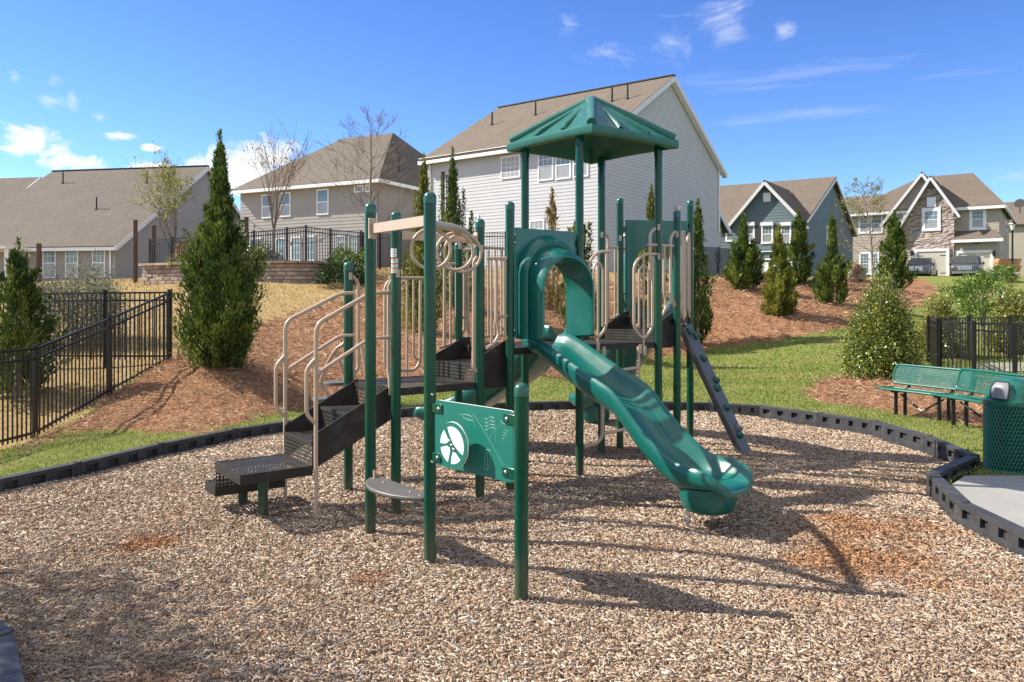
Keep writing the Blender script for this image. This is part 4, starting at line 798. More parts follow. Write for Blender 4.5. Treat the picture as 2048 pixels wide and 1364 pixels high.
# ---- roof on the four tall posts
C0 = Vector((.94, 9.43, 0)); hd = 1.01; e0, e1, zpk = 3.695, 3.80, 4.3
def rcorner(k, r, z): a = math.radians(-95.7 + 90 * k); return C0 + Vector((math.cos(a) * r, math.sin(a) * r, z))
mb = MB(); nseg = 12
def edge(k, r, z, lift): return [rcorner(k, r, z).lerp(rcorner(k + 1, r, z), t / nseg) + Vector((0, 0, lift * 4 * (t / nseg) * (1 - t / nseg))) for t in range(nseg)]
rings = [sum((edge(k, r, z, l) for k in range(4)), []) for r, z, l in ((hd - .1, e0 - .005, .018), (hd - .012, e0, .018), (hd, e0 + .012, .018), (hd, e1 - .015, .0), (hd - .02, e1, .0), (hd - .06, e1 + .012, -.005), (.12, zpk - .035, 0), (.02, zpk, 0))]
mb.loft(rings, caps=False); mb.poly(rings[-1])
under = [sum((edge(k, r, z, l) for k in range(4)), []) for r, z, l in ((hd - .1, e0 - .005, .018), (hd - .13, e0 + .05, .03), (.12, zpk - .075, 0))]; mb.loft(under, caps=False); mb.poly(under[-1][::-1])
for k in range(4):
    a, b = rcorner(k, hd - .045, e1 + .012), C0 + Vector((0, 0, zpk - .02)); w0 = rcorner(k, 1, 0) - C0; sd_ = Vector((-w0.y, w0.x, 0))
    mb.tube([a, a.lerp(b, .5) + Vector((0, 0, .008)), b], [.052, .055, .06], 10)
    mid0, mid1 = rcorner(k, hd - .06, e1 + .01), rcorner(k + 1, hd - .06, e1 + .01)
    for t, u in ((.33, .42), (.67, .58)):
        p0 = mid0.lerp(mid1, t); top_ = C0 + Vector((0, 0, zpk - .03)); p1 = mid0.lerp(mid1, u).lerp(top_, .8); mb.tube([p0 + Vector((0, 0, .0)), p0.lerp(p1, .12) + Vector((0, 0, .02)), p0.lerp(p1, .8) + Vector((0, 0, .012)), p1], [.03, .032, .03, .02], 8)
mb.lathe(C0 + Vector((0, 0, zpk - .07)), [(.09, 0), (.085, .06), (.05, .085), (.01, .09)], 16)
mb.build('canopy_roof', M['roofplastic'], PS, smooth=38)
# ---- arched slide hood: a flat panel with a stepped tunnel standing out of it
def hood(a, b, zbot, ztop, out):
    o, e = Vector((*P[a], 0)), Vector((*P[b], 0)); u = (e - o).normalized(); W = (e - o).length; v = Vector((u.y, -u.x, 0)); v = v if v.dot(Vector((out[0], out[1], 0))) > 0 else -v; mid = (o + e) / 2
    wv = lambda s, d, z: mid + u * s + v * d + Vector((0, 0, z)); hw = W / 2 - .07
    def arch(w, zt, zb, n=14): spring = zt - w * .95; return [(-w, zb), (-w, (zb + spring) / 2)] + [(-w * math.cos(math.pi * k / n), spring + w * .95 * math.sin(math.pi * k / n)) for k in range(n + 1)] + [(w, (zb + spring) / 2), (w, zb)]
    mb = MB(); N0 = 14; z0 = zbot
    A = arch(hw - .02, ztop - .065, z0); n = len(A); m = (n - 1) // 2
    outer = [(-hw, z0), (-hw, (z0 + ztop) / 2)] + [(-hw + 2 * hw * min(1, max(0, (k - 2) / (n - 5))), ztop) for k in range(2, n - 2)] + [(hw, (z0 + ztop) / 2), (hw, z0)]
    secs = []
    for prof, d in ((outer, -.05), (outer, .0), (A, .0), (arch(hw - .022, ztop - .08, z0), .05), (arch(hw - .03, ztop - .1, z0), .1), (arch(hw - .045, ztop - .135, z0), .135), (arch(hw - .075, ztop - .17, z0), .13), (arch(hw - .08, ztop - .185, z0), .115), (arch(hw - .08, ztop - .195, z0), .15), (arch(hw - .062, ztop - .215, z0 + .005), .24), (arch(hw - .055, ztop - .25, z0 + .01), .32), (arch(hw - .065, ztop - .285, z0 + .03), .352), (arch(hw - .085, ztop - .31, z0 + .04), .352), (arch(hw - .095, ztop - .32, z0 + .03), .32), (arch(hw - .09, ztop - .325, z0), -.05)):
        secs.append([wv(s, d, z) for s, z in prof])
    secs.append(secs[0]); mb.loft(secs, closed_sec=False, caps=False)
    for k, (s, d) in enumerate(((-hw - .025, -.02), (hw + .025, -.02))):
        for z in (zbot + .06, ztop - .12): mb.box(-.03, .03, -.008, .008, -.035, .035, Matrix.Translation(wv(s, d, z)) @ Matrix((u, v, Vector((0, 0, 1)))).transposed().to_4x4(), 0)
    return mb, wv
mb, wv1 = hood('Gp', 'J', Z2 + .1, 2.67, (.66, -.75)); hood1 = mb.build('slide_hood', M['plastic'], PS, smooth=35, bevel=.008)
mb = Many()
for z in (Z2 + .16, 2.56): mb.nxt(); bolt(mb, (P['Gp'][0] + .045, P['Gp'][1] - .03, z + .03), (.5, -.85, 0), .012); mb.nxt(); bolt(mb, (P['Gp'][0] + .045, P['Gp'][1] - .03, z - .05), (.5, -.85, 0), .012)
mb.parts('bolt', M['steel'], hood1)
mb, wv2 = hood('Mp', 'N', Z3 + .1, 2.97, (-.2, .97)); mb.build('slide_hood', M['plastic'], PS, smooth=35, bevel=.008)
# ---- slides
def slide(path, depth, hw, floorw=.6, n=70, flare=None, name='slide_chute'):
    """path: list of (x, y, rim height); depth and half width per path point"""
    C = catmull([Vector(p) for p in path], max(4, n // len(path))); m = len(C); xs = np.linspace(0, len(path) - 1, m); dp = np.interp(xs, range(len(path)), depth); hws = np.interp(xs, range(len(path)), hw); secs = []
    for i, c in enumerate(C):
        t = (C[min(m - 1, i + 1)] - C[max(0, i - 1)]); t.z = 0; t.normalize(); u = Vector((t.y, -t.x, 0)); D, w = dp[i], hws[i]
        prof = [(-1.0, -.012), (-.93, .008), (-.86, -.004), (-.78, -.22 * D / .2 * .2), (-.66, -.62 * D), (-.5, -.92 * D), (-.25, -D), (0, -D * 1.01), (.25, -D), (.5, -.92 * D), (.66, -.62 * D), (.78, -.044 * D / .2), (.86, -.004), (.93, .008), (1.0, -.012),
                (1.02, -.05), (1.0, -.055 - .35 * D), (.9, -.05 - .75 * D), (.7, -.045 - D), (.3, -.05 - D), (-.3, -.05 - D), (-.7, -.045 - D), (-.9, -.05 - .75 * D), (-1.0, -.055 - .35 * D), (-1.02, -.05)]
        secs.append([c + u * (s * w) + Vector((0, 0, z)) for s, z in prof])
    mb = MB(); mb.loft(secs); return mb
c0, dv, uv_ = Vector((.36, 8.43, 0)), Vector((.66, -.755, 0)), Vector((.755, .66, 0))
prof = [(-.06, 1.56), (.08, 1.56), (.25, 1.50), (.5, 1.385), (.8, 1.245), (1.0, 1.165), (1.2, 1.06), (1.5, .78), (1.8, .572), (1.98, .525), (2.12, .515), (2.22, .485), (2.28, .445), (2.315, .4), (2.33, .36)]
mb = slide([tuple(c0 + dv * s + Vector((0, 0, z))) for s, z in prof], [.13, .14, .17, .19, .2, .2, .2, .2, .19, .165, .14, .1, .065, .035, .01], [.28, .285, .29, .29, .29, .29, .29, .29, .295, .305, .31, .3, .27, .22, .15], n=105)
sl = mb.build('slide_chute', M['plastic'], PS, smooth=50)
mb = MB(); fc = c0 + dv * 2.02; mb.lathe(fc + Vector((0, 0, 0)), [(.12, .105), (.19, .12), (.225, .16), (.245, .24), (.25, .33)], 28); mb.build('slide_foot', M['plastic'], sl)
mb = Many()
for px, py in ((1375, 1052), (1425, 1042)):
    mb.nxt(); g = gp(px, py); mb.lathe((*g, 0), [(.018, -.1), (.018, .13)], 10); mb.lathe((*g, 0), [(.03, .06), (.03, .085)], 6)
mb.parts('slide_leg', M['steel'], sl)
# slide leaving the roofed deck to the back
pth = [(.66, 9.72, 1.62), (.52, 9.9, 1.6), (.27, 10.15, 1.3), (-.1, 10.45, 1.02), (-.5, 10.7, .74), (-.78, 10.82, .6), (-1.0, 10.9, .52), (-1.16, 10.95, .5), (-1.22, 10.97, .44)]
mb = slide(pth, [.14, .18, .25, .27, .27, .25, .2, .12, .03], [.28, .3, .36, .38, .38, .36, .36, .35, .3], n=70); s3 = mb.build('slide_chute', M['plastic'], PS, smooth=50)
mb = MB(); mb.lathe((-.68, 10.8, 0), [(.14, .02), (.22, .1), (.24, .3)], 20); mb.build('slide_foot', M['plastic'], s3)
pth = [(1.88, 10.5, 1.9), (1.84, 10.75, 1.88), (1.78, 11.1, 1.7), (1.66, 11.5, 1.35), (1.5, 11.9, .95), (1.36, 12.25, .6), (1.28, 12.5, .48), (1.22, 12.7, .45), (1.2, 12.78, .4)]
mb = slide(pth, [.14, .18, .25, .27, .27, .25, .2, .12, .03], [.28, .3, .34, .36, .36, .34, .34, .33, .3], n=70); s2 = mb.build('slide_chute', M['plastic'], PS, smooth=50)
mb = MB(); mb.lathe((1.3, 12.45, 0), [(.14, .02), (.22, .1), (.24, .3)], 20); mb.build('slide_foot', M['plastic'], s2)
# ---- looped ladder under the roofed deck
pj = Plane(P['J'], P['K'], .06)
tubes('loop_ladder', [([pj(1205, 700), pj(1205, 872), pj(1195, 886), pj(1168, 893)], .02), ([pj(1277, 693), pj(1277, 868), pj(1290, 880), pj(1312, 878)], .02), ([pj(1206, 868), pj(1277, 852)], .018), ([pj(1206, 800), pj(1277, 786)], .018), ([pj(1206, 745), pj(1277, 735)], .018)], fil=.08)
mb = Many()
for x, y in ((1205, 702), (1277, 697), (1193, 692), (1286, 700)): mb.nxt(); mb.beam(pj(x, y + 10, .03), pj(x, y - 9, .03), .035, .01, up=(0, -1, 0)); bolt(mb, pj(x, y - 3, .036), (.3, -1, 0), .007)
mb.parts('rail_bracket', M['beige'], PS)
# ---- leaning climbing plank with hand holds
tl, tr_, bl, br = at(1365, 651, 9.95), at(1380, 648.6, 10.35), at(1479, 906, 10.0), at(1491, 890, 10.32)
tl = Vector((2.11, 9.97, 1.63)); tr_ = Vector((2.28, 10.16, 1.63)); dn = Vector((.735, -.12, -1.61))
wd = (tr_ - tl); L = dn.length; dd = dn.normalized(); fn = wd.cross(dd); fn.normalize(); fn = fn if fn.z > 0 else -fn
mb = MB(); mb.prism([tl, tr_, tr_ + dn, tl + dn], fn * -.075); mb.beam(tl.lerp(tr_, .5) + Vector((0, 0, -.03)), tl.lerp(tr_, .5) + Vector((-.1, .02, .06)), .2, .02)
cl = mb.build('climbing_plank', M['climb'], PS, bevel=.006)
mb = MB(); mb.tube([tl.lerp(tr_, .5) + dn - fn * .03, tl.lerp(tr_, .5) + dn - fn * .03 + Vector((.02, 0, -.2))], .02, 8); mb.build('plank_leg', M['steel'], cl)
for k, (s, t) in enumerate(((.06, .35), (.1, .75), (.27, .5), (.44, .7), (.5, .45), (.65, .5), (.81, .7), (.86, .45))):
    p = tl + dn * s + wd * t; rd = random.Random(k); mb = MB(); mb.loft([[p + fn * h + (dd * math.cos(a) * rx * rr_ + wd.normalized() * math.sin(a) * ry * rr_) for a in [2 * math.pi * j / 9 for j in range(9)]] for h, rr_ in ((-.002, 1), (.022, 1.0), (.04, .75), (.046, .35)) for rx, ry in ((rd.uniform(.04, .055) if 0 else .048, .04),)])
    mb.tube([p + fn * .03 - dd * .02, p + fn * .055, p + fn * .03 + dd * .03 + wd * .1], .014, 8); mb.build('climbing_hold', M['cap'] if k % 2 else M['silver'] if k in (6,) else M['cap'], cl, smooth=60)
# ------------------------------------------------------------------ houses
class House:
    def __init__(s, name, label, corner, dA, dB, z0, mats):
        s.C = Vector(corner); s.a = Vector(dA).normalized(); s.b = Vector(dB).normalized(); s.z0 = z0
        s.root = thing(name, label, 'house', (corner[0], corner[1], z0)); s.sid, s.roofm = mats
        s.PA = Plane(s.C, s.C + s.a); s.PB = Plane(s.C, s.C + s.b)
    def W(s, ta, tb, z): p = s.C + s.a * ta + s.b * tb; return Vector((p.x, p.y, z))
    def siding(s, pts, n, m=None, name='wall', lap=.175, trim=True):
        """lapped boards over a convex wall polygon given as world points of one vertical plane; n = outward normal"""
        o = Vector((pts[0].x, pts[0].y, 0)); far = max(pts, key=lambda p: (Vector((p.x, p.y, 0)) - o).length); d = (Vector((far.x, far.y, 0)) - o).normalized(); n = Vector((n[0], n[1], 0)).normalized()
        q = [((Vector((p.x, p.y, 0)) - o).dot(d), p.z) for p in pts]; zmin, zmax = min(z for _, z in q), max(z for _, z in q)
        def span(z):
            xs = []
            for i in range(len(q)):
                (x0, z0), (x1, z1) = q[i], q[(i + 1) % len(q)]
                if abs(z1 - z0) < 1e-9:
                    if abs(z - z0) < 1e-6: xs += [x0, x1]
                elif min(z0, z1) - 1e-9 <= z <= max(z0, z1) + 1e-9: xs.append(x0 + (x1 - x0) * (z - z0) / (z1 - z0))
            return (min(xs), max(xs)) if xs else None
        mb = MB(); z = zmin
        P_ = lambda t, zz, off: o + d * t + n * off + Vector((0, 0, zz))
        while z < zmax - 1e-4:
            zt = min(z + lap, zmax); A, B = span(z + 1e-6), span(zt - 1e-6)
            if A and B:
                mb.poly([P_(A[0], z, .017), P_(A[1], z, .017), P_(B[1], zt, .003), P_(B[0], zt, .003)]); mb.poly([P_(A[0], z, .0), P_(A[1], z, .0), P_(A[1], z, .017), P_(A[0], z, .017)])
            z = zt
        mb.prism([P_(x, zz, 0) for x, zz in q], n * -.15); return mb.build(name, m or s.sid, s.root, smooth=0)
    def window(s, plane, x0, y0, x1, y1, sash=True, grid=(3, 2), both=False, off=.0, trim=.07, glass='blind', par=None, rect=None, shade=True, top='glass'):
        if rect: ta, za, tb, zb = rect
        else: (ta, za), (tb, zb) = plane.st(x0, y1), plane.st(x1, y0)
        if ta > tb: ta, tb = tb, ta
        mb = MB(); n = Vector((plane.n.x, plane.n.y, 0)); d = Vector((plane.d.x, plane.d.y, 0)); T = Matrix((d, n, Vector((0, 0, 1)))).transposed().to_4x4(); T.translation = plane.pt(0, 0, off); w = trim
        mb.box(ta - w, tb + w, .0, .055, zb, zb + w * 1.3, T); mb.box(ta - w, tb + w, .0, .065, za - w, za, T); mb.box(ta - w, ta, .0, .05, za, zb, T); mb.box(tb, tb + w, .0, .05, za, zb, T); zm = (za + zb) / 2
        if sash: mb.box(ta, tb, .0, .042, zm - .03, zm + .03, T)
        def bars(z_0, z_1):
            for i in range(1, grid[0]): x = ta + (tb - ta) * i / grid[0]; mb.box(x - .011, x + .011, .0, .034, z_0, z_1, T)
            for i in range(1, grid[1]): z = z_0 + (z_1 - z_0) * i / grid[1]; mb.box(ta, tb, .0, .0335, z - .011, z + .011, T)
        if grid: bars(zm if sash else za, zb); bars(za, zm) if both else None
        f = mb.build('window', M['trim'], par or s.root, smooth=0)
        for z_0, z_1, g in (((zm, zb, top), (za, zm, glass)) if sash else ((za, zb, glass),)):
            mb = MB(); mb.box(ta, tb, .0, .028, z_0, z_1, T); mb.build('pane', M[g], f, smooth=0)
        return f
    def board(s, pts_list, w=.14, h=.2, name='trim', m=None):
        m = m or ('rake' if name == 'rake_board' else 'trim')
        for k, (p, q) in enumerate(pts_list):
            mb = MB(); mb.beam(p, q, w + .006 * k, h - .004 * k); mb.build(name, M[m], s.root, smooth=0)
def roofslab(polys, m, root, th=.14, name='roof'):
    mb = MB()
    for pts in polys:
        n = (pts[1] - pts[0]).cross(pts[2] - pts[0]).normalized(); n = n if n.z > 0 else -n
        mb.prism([p + n * .02 for p in pts], n * -th)
    return mb.build(name, m, root, smooth=0)
def vents(roof, lst):
    for p, h in lst:
        mb = MB(); mb.lathe(p, [(.13, -.1), (.12, .04), (.055, .06), (.05, h)], 10); mb.build('vent_pipe', M['pipe'], roof)
def on_roof(px, py, p0, n):
    """sight line of a photo pixel against a roof plane"""
    r = Vector(((px - CX) / F, 1, -(py - HY) / F)); o = Vector((0, 0, CH)); t = (p0 - o).dot(n) / r.dot(n); return o + r * t
def downpipe(h, p, z0, z1): mb = MB(); mb.beam((p.x, p.y, z0), (p.x, p.y, z1), .09, .07, up=(0, 1, 0)); mb.build('downpipe', M['trim'], h.root, smooth=0)

# pale two-storey house behind the climber
h = House('house', 'pale grey two-storey house with a tall blank gable, behind the green playground roof', (4.42, 38), (-.797, .605), (.605, .797), 3.0, (M['s_white'], M['roof']))
LA, LB, ze, zr, ov, mid = 11.5, 13.65, 9.85, 13.98, .42, 6.85; pit = (zr - ze) / mid
na, nb = -h.b, -h.a
h.siding([h.W(0, 0, 2), h.W(LA, 0, 2), h.W(LA, 0, ze + .1), h.W(0, 0, ze + .1)], na)
h.siding([h.W(0, 0, 2), h.W(0, LB, 2), h.W(0, LB, ze + .1), h.W(0, mid, zr - .05), h.W(0, 0, ze + .1)], nb)
h.siding([h.W(LA, 0, 2), h.W(LA, LB, 2), h.W(LA, LB, ze + .1), h.W(LA, mid, zr - .05), h.W(LA, 0, ze + .1)], -nb)
E = lambda ta, tb: h.W(ta, tb, ze + .12 + pit * (tb if tb < mid else LB - tb))
r = roofslab([[E(-.3, -ov), E(LA + .3, -ov), E(LA + .3, mid), E(-.3, mid)], [E(-.3, mid), E(LA + .3, mid), E(LA + .3, LB + ov), E(-.3, LB + ov)]], h.roofm, h.root)
mb = MB(); mb.beam(E(-.3, mid) + Vector((0, 0, .03)), E(LA + .3, mid) + Vector((0, 0, .03)), .3, .06); mb.build('ridge_cap', M['pipe'], r, smooth=0)
pn_ = (E(1, 0) - E(0, 0)).cross(E(0, 1) - E(0, 0)).normalized()
vents(r, [(on_roof(x, y, E(0, 0), pn_), .75) for x, y in ((984, 250), (1071, 230), (1224, 203), (1255, 198))])
gz = Vector((0, 0, -.2)); rk = Vector((0, 0, -.16))
h.board([(E(-.3, -ov) + gz * .75, E(LA + .3, -ov) + gz * .75)], .13, .17, 'gutter')
h.board([(E(-.3, -ov - .02) + rk, E(-.3, mid) + rk), (E(-.3, mid) + rk, E(-.3, LB + ov + .02) + rk), (E(LA + .3, -ov) + rk, E(LA + .3, mid) + rk)], .06, .26, 'rake_board')
h.board([(h.W(-.02, -.02, 2), h.W(-.02, -.02, ze)), (h.W(LA - .05, -.03, 2), h.W(LA - .05, -.03, ze)), (h.W(-.03, LB - .05, 2), h.W(-.03, LB - .05, ze))], .14, .14, 'corner_board')
mb = MB(); mb.beam(h.W(-.3, -ov / 2, ze - .02 + .0), h.W(LA + .3, -ov / 2, ze - .02), ov, .03); mb.beam(E(-.17, -ov) + Vector((0, 0, -.3)), E(-.17, mid) + Vector((0, 0, -.3)), .26, .03); mb.beam(E(-.17, mid) + Vector((0, 0, -.3)), E(-.17, LB + ov) + Vector((0, 0, -.3)), .26, .03); mb.build('soffit', M['trim'], h.root, smooth=0)
downpipe(h, h.W(LA - .25, -.07, 0), 2.5, ze - .1); downpipe(h, h.W(-.07, LB - .2, 0), 6, ze - .1)
h.window(h.PA, 1005, 312, 1039, 356, sash=False, grid=(4, 4))
for x0, x1, y0, y1 in ((1079, 1105, 304, 360), (1114, 1140, 302, 357), (1149, 1175, 300, 353)): h.window(h.PA, x0, y0, x1, y1)
h.window(h.PA, 938, 433, 956, 470, sash=False, grid=(3, 4)); h.window(h.PA, 1062, 442, 1087, 490, sash=False, grid=(3, 3))
# low wing at the far corner
w0, w1, dz = LB, LB + 1.3, 7.35
h.siding([h.W(.4, LB, 2), h.W(.4, w1, 2), h.W(.4, w1, dz - .9), h.W(.4, LB, dz)], nb); h.siding([h.W(.4, w1, 2), h.W(6, w1, 2), h.W(6, w1, dz - .9), h.W(.4, w1, dz - .9)], h.b)
roofslab([[h.W(0, LB - .1, dz + .15), h.W(6, LB - .1, dz + .15), h.W(6, w1 + .5, dz - 1.1), h.W(0, w1 + .5, dz - 1.1)]], h.roofm, h.root); h.board([(h.W(0, LB, dz - .05), h.W(0, w1 + .5, dz - 1.22))], .06, .3, 'rake_board')
mb = MB(); q = h.PB; mb.lathe(q(1351, 414, .12), [(.05, -.05), (.12, .1), (.13, .16)], 10, axis=(.4, -.5, -.3)); mb.build('flood_light', M['trim'], h.root)
mb = MB(); p = q(1432, 510, .08); mb.box(-.18, .18, -.08, .08, -.5, .3, Matrix.Translation(p)); mb.lathe(p + Vector((0, -.08, .05)), [(.12, 0), (.1, .08)], 12, axis=(0, -1, 0)); mb.tube([p, p + Vector((0, 0, -1.6))], .04, 6); mb.build('electric_meter', M['silver'], h.root)

# grey hip-roofed house
h = House('house', 'grey two-storey house with a hipped roof, behind the retaining wall and two bare trees', (-7.74, 46), (-.89, .455), (.455, .89), 3.0, (M['s_grey'], M['roof2']))
LA, LB, ze, zr, ov = 10.7, 12.0, 8.8, 12.95, .45; na, nb = -h.b, -h.a
h.siding([h.W(0, 0, 2), h.W(LA, 0, 2), h.W(LA, 0, ze + .1), h.W(0, 0, ze + .1)], na, lap=.2); h.siding([h.W(0, 0, 2), h.W(0, LB, 2), h.W(0, LB, ze + .1), h.W(0, 0, ze + .1)], nb, M['s_taupe'], lap=.2); h.siding([h.W(LA, 0, 2), h.W(LA, LB, 2), h.W(LA, LB, ze), h.W(LA, 0, ze)], -nb, lap=.2)
c = [h.W(-ov, -ov, ze + .05), h.W(LA + ov, -ov, ze + .05), h.W(LA + ov, LB + ov, ze + .05), h.W(-ov, LB + ov, ze + .05)]; R1, R2 = h.W(3.2, 6, zr), h.W(7.4, 6, zr)
r = roofslab([[c[0], c[1], R2, R1], [c[1], c[2], R2], [c[2], c[3], R1, R2], [c[3], c[0], R1]], h.roofm, h.root)
nr = (c[0] - c[3]).cross(R1 - c[3]).normalized(); vents(r, [(on_roof(x, y, c[0], nr), .8) for x, y in ((794, 305), (797, 340))])
gz = Vector((0, 0, -.13)); h.board([(c[0] + gz, c[1] + gz), (c[0] + gz, c[3] + gz)], .14, .2, 'gutter'); h.board([(h.W(-.02, -.02, 2), h.W(-.02, -.02, ze)), (h.W(LA - .05, -.03, 2), h.W(LA - .05, -.03, ze))], .2, .2, 'corner_board')
mb = MB(); mb.beam(h.W(-ov, -ov / 2, ze - .08), h.W(LA + ov, -ov / 2, ze - .08), ov, .03); mb.beam(h.W(-ov / 2, 0, ze - .085), h.W(-ov / 2, LB, ze - .085), ov, .03); mb.build('soffit', M['trim'], h.root, smooth=0)
for x0, y0, x1, y1 in ((526, 391, 541, 435), (562, 387, 580, 432), (636, 380, 656, 428)): h.window(h.PA, x0, y0, x1, y1, grid=None)
h.window(h.PA, 711, 373, 726, 383, sash=False, grid=(2, 1)); h.window(h.PA, 733, 372, 742, 382, sash=False, grid=None)
for x0, y0, x1, y1 in ((490, 478, 522, 520), (553, 478, 570, 522), (584, 476, 601, 520), (616, 474, 629, 520), (676, 473, 690, 505), (700, 472, 714, 505)): h.window(h.PA, x0, y0, x1, y1, sash=False, grid=(3, 3), glass='glass')

# long-roofed house on the left
h = House('house', 'taupe single-storey house with a very large brown roof, beside the tall wooden post', (-25.75, 52), (-.983, .186), (.186, .983), 2.8, (M['s_grey'], M['roof2']))
LA, LB, ze, mid, zr, ov = 13.2, 20.6, 5.55, 10.3, 12.2, .4; na, nb = -h.b, -h.a; pit = (zr - ze) / mid
h.siding([h.W(0, 0, 2), h.W(LA, 0, 2), h.W(LA, 0, ze + .1), h.W(0, 0, ze + .1)], na, lap=.19); h.siding([h.W(0, 0, 2), h.W(0, LB, 2), h.W(0, LB, ze + .1), h.W(0, mid, zr), h.W(0, 0, ze + .1)], nb, lap=.19); h.siding([h.W(LA, 0, 2), h.W(LA, LB, 2), h.W(LA, LB, ze), h.W(LA, mid, zr), h.W(LA, 0, ze)], -nb, lap=.19)
E = lambda ta, tb: h.W(ta, tb, ze + .12 + pit * (tb if tb < mid else LB - tb))
r = roofslab([[E(-.3, -ov), E(LA + .3, -ov), E(LA + .3, mid), E(-.3, mid)], [E(-.3, mid), E(LA + .3, mid), E(LA + .3, LB + ov), E(-.3, LB + ov)]], h.roofm, h.root)
pn_ = (E(1, 0) - E(0, 0)).cross(E(0, 1) - E(0, 0)).normalized(); vents(r, [(on_roof(x, y, E(0, 0), pn_), .9) for x, y in ((126, 367), (193, 419), (294, 366))])
mb = MB(); mb.beam(E(-.3, mid) + Vector((0, 0, .03)), E(LA + .3, mid) + Vector((0, 0, .03)), .3, .06); mb.build('ridge_cap', M['pipe'], r, smooth=0)
rk = Vector((0, 0, -.17)); h.board([(E(-.3, -ov) + rk, E(LA + .3, -ov) + rk)], .14, .22, 'gutter'); h.board([(E(-.3, -ov) + rk, E(-.3, mid) + rk), (E(-.3, mid) + rk, E(-.3, LB) + rk), (E(LA + .3, -ov) + rk, E(LA + .3, mid) + rk)], .06, .3, 'rake_board'); h.board([(h.W(-.03, -.03, 2), h.W(-.03, -.03, ze))], .2, .2, 'corner_board')
downpipe(h, h.W(.35, -.08, 0), 2.5, ze - .15)
for x0, y0, x1, y1 in ((88, 498, 110, 554), (133, 498, 155, 554), (187, 498, 209, 553)): h.window(h.PA, x0, y0, x1, y1)
# covered porch at its left end
pa_ = h.PA.st(66, 500)[0]; mb = MB(); mb.box(0, 3.4, -.5, 2.2, 0, .16, Matrix.Translation(h.W(pa_ + 3.2, -2.0, 5.2)) @ Matrix.Rotation(math.atan2(.186, -.983) + math.pi, 4, 'Z')); pr_ = mb.build('porch_roof', M['trim'], h.root, smooth=0)
mb = MB(); mb.beam(h.W(pa_ + .1, -2, 2), h.W(pa_ + .1, -2, 5.2), .25, .25, up=(0, 1, 0)); mb.build('porch_column', M['trim'], h.root, smooth=0)
# its neighbour, only a roof edge in view
h = House('house', 'grey gabled house half hidden behind the large brown roof', (-46, 66), (-.983, .186), (.186, .983), 2.8, (M['s_grey'], M['roof2']))
mid, zr, ze = 9, 13.3, 6.4; pit = (zr - ze) / mid; LA = 16; E = lambda ta, tb: h.W(ta, tb, ze + .12 + pit * (tb if tb < mid else 18 - tb)); na, nb = -h.b, -h.a
roofslab([[E(-.3, -.4), E(LA, -.4), E(LA, mid), E(-.3, mid)], [E(-.3, mid), E(LA, mid), E(LA, 18.4), E(-.3, 18.4)]], h.roofm, h.root); h.siding([h.W(0, 0, 2), h.W(0, 18, 2), h.W(0, 18, ze), h.W(0, mid, zr), h.W(0, 0, ze)], nb); h.siding([h.W(0, 0, 2), h.W(LA, 0, 2), h.W(LA, 0, ze), h.W(0, 0, ze)], na)
h.board([(E(-.3, -.4) + rk, E(-.3, mid) + rk), (E(-.3, mid) + rk, E(-.3, 18.4) + rk)], .06, .34, 'rake_board')

# blue-grey house
h = House('house', 'blue grey house with a white trimmed front gable and dark shutters', (19.99, 55.04), (-.832, .555), (.555, .832), 2.6, (M['s_blue'], M['roof']))
LA, LB, ze, mid, zr = 9.0, 17.2, 7.41, 8.94, 11.54; pit = (zr - ze) / mid; na, nb = -h.b, -h.a; E = lambda ta, tb: h.W(ta, tb, ze + .12 + pit * (tb if tb < mid else LB - tb + .4))
h.siding([h.W(0, 0, 1.5), h.W(LA, 0, 1.5), h.W(LA, 0, ze), h.W(0, 0, ze)], na, lap=.21); h.siding([h.W(0, 0, 1.5), h.W(0, LB, 1.5), h.W(0, LB, ze), h.W(0, mid, zr - .05), h.W(0, 0, ze)], nb, lap=.21)
r = roofslab([[E(-.35, -.4), E(LA, -.4), E(LA, mid), E(-.35, mid)], [E(-.35, mid), E(LA, mid), E(LA, LB + .4), E(-.35, LB + .4)]], h.roofm, h.root)
rk = Vector((0, 0, -.18)); h.board([(E(-.35, -.4) + rk, E(-.35, mid) + rk), (E(-.35, mid) + rk, E(-.35, LB) + rk)], .08, .2, 'rake_board'); h.board([(h.W(-.02, -.02, 2), h.W(-.02, -.02, ze)), (h.W(4.82, -.05, 2), h.W(4.82, -.05, ze))], .26, .26, 'corner_board')
# front gable standing 0.5 m forward
fw = -.43; gm, gz_, gl, gr = 2.37, 10.16, 4.77, -.05
h.siding([h.W(gr + .05, fw, 1.5), h.W(gl, fw, 1.5), h.W(gl, fw, ze), h.W(gm, fw, gz_ - .1), h.W(gr + .05, fw, ze)], na, lap=.21)
g0, g1, g2 = h.W(gr - .35, fw - .4, ze - .25), h.W(gm, fw - .4, gz_ + .12), h.W(gl + .35, fw - .4, ze - .25); back = h.b * ((gz_ + .12 - ze - .1) / pit); bk = Vector((back.x, back.y, 0)) + Vector((h.b.x, h.b.y, 0)) * .5; sm_ = Vector((h.b.x, h.b.y, 0)) * .6
roofslab([[g0, g1, g1 + bk, g0 + sm_], [g1, g2, g2 + sm_, g1 + bk]], h.roofm, h.root)
h.board([(g0 + rk, g1 + rk), (g1 + rk, g2 + rk)], .08, .22, 'rake_board'); h.board([(h.W(-.2, fw - .02, ze - .3), h.W(gl + .2, fw - .02, ze - .3))][:0] + [(h.W(0, fw - .03, 2), h.W(0, fw - .03, ze))], .26, .2, 'corner_board')
pf_ = Plane(h.W(0, fw, 0), h.W(5, fw, 0)); h.window(pf_, 1529, 387, 1540, 402, sash=False, grid=None, glass='white', trim=.14) if False else None
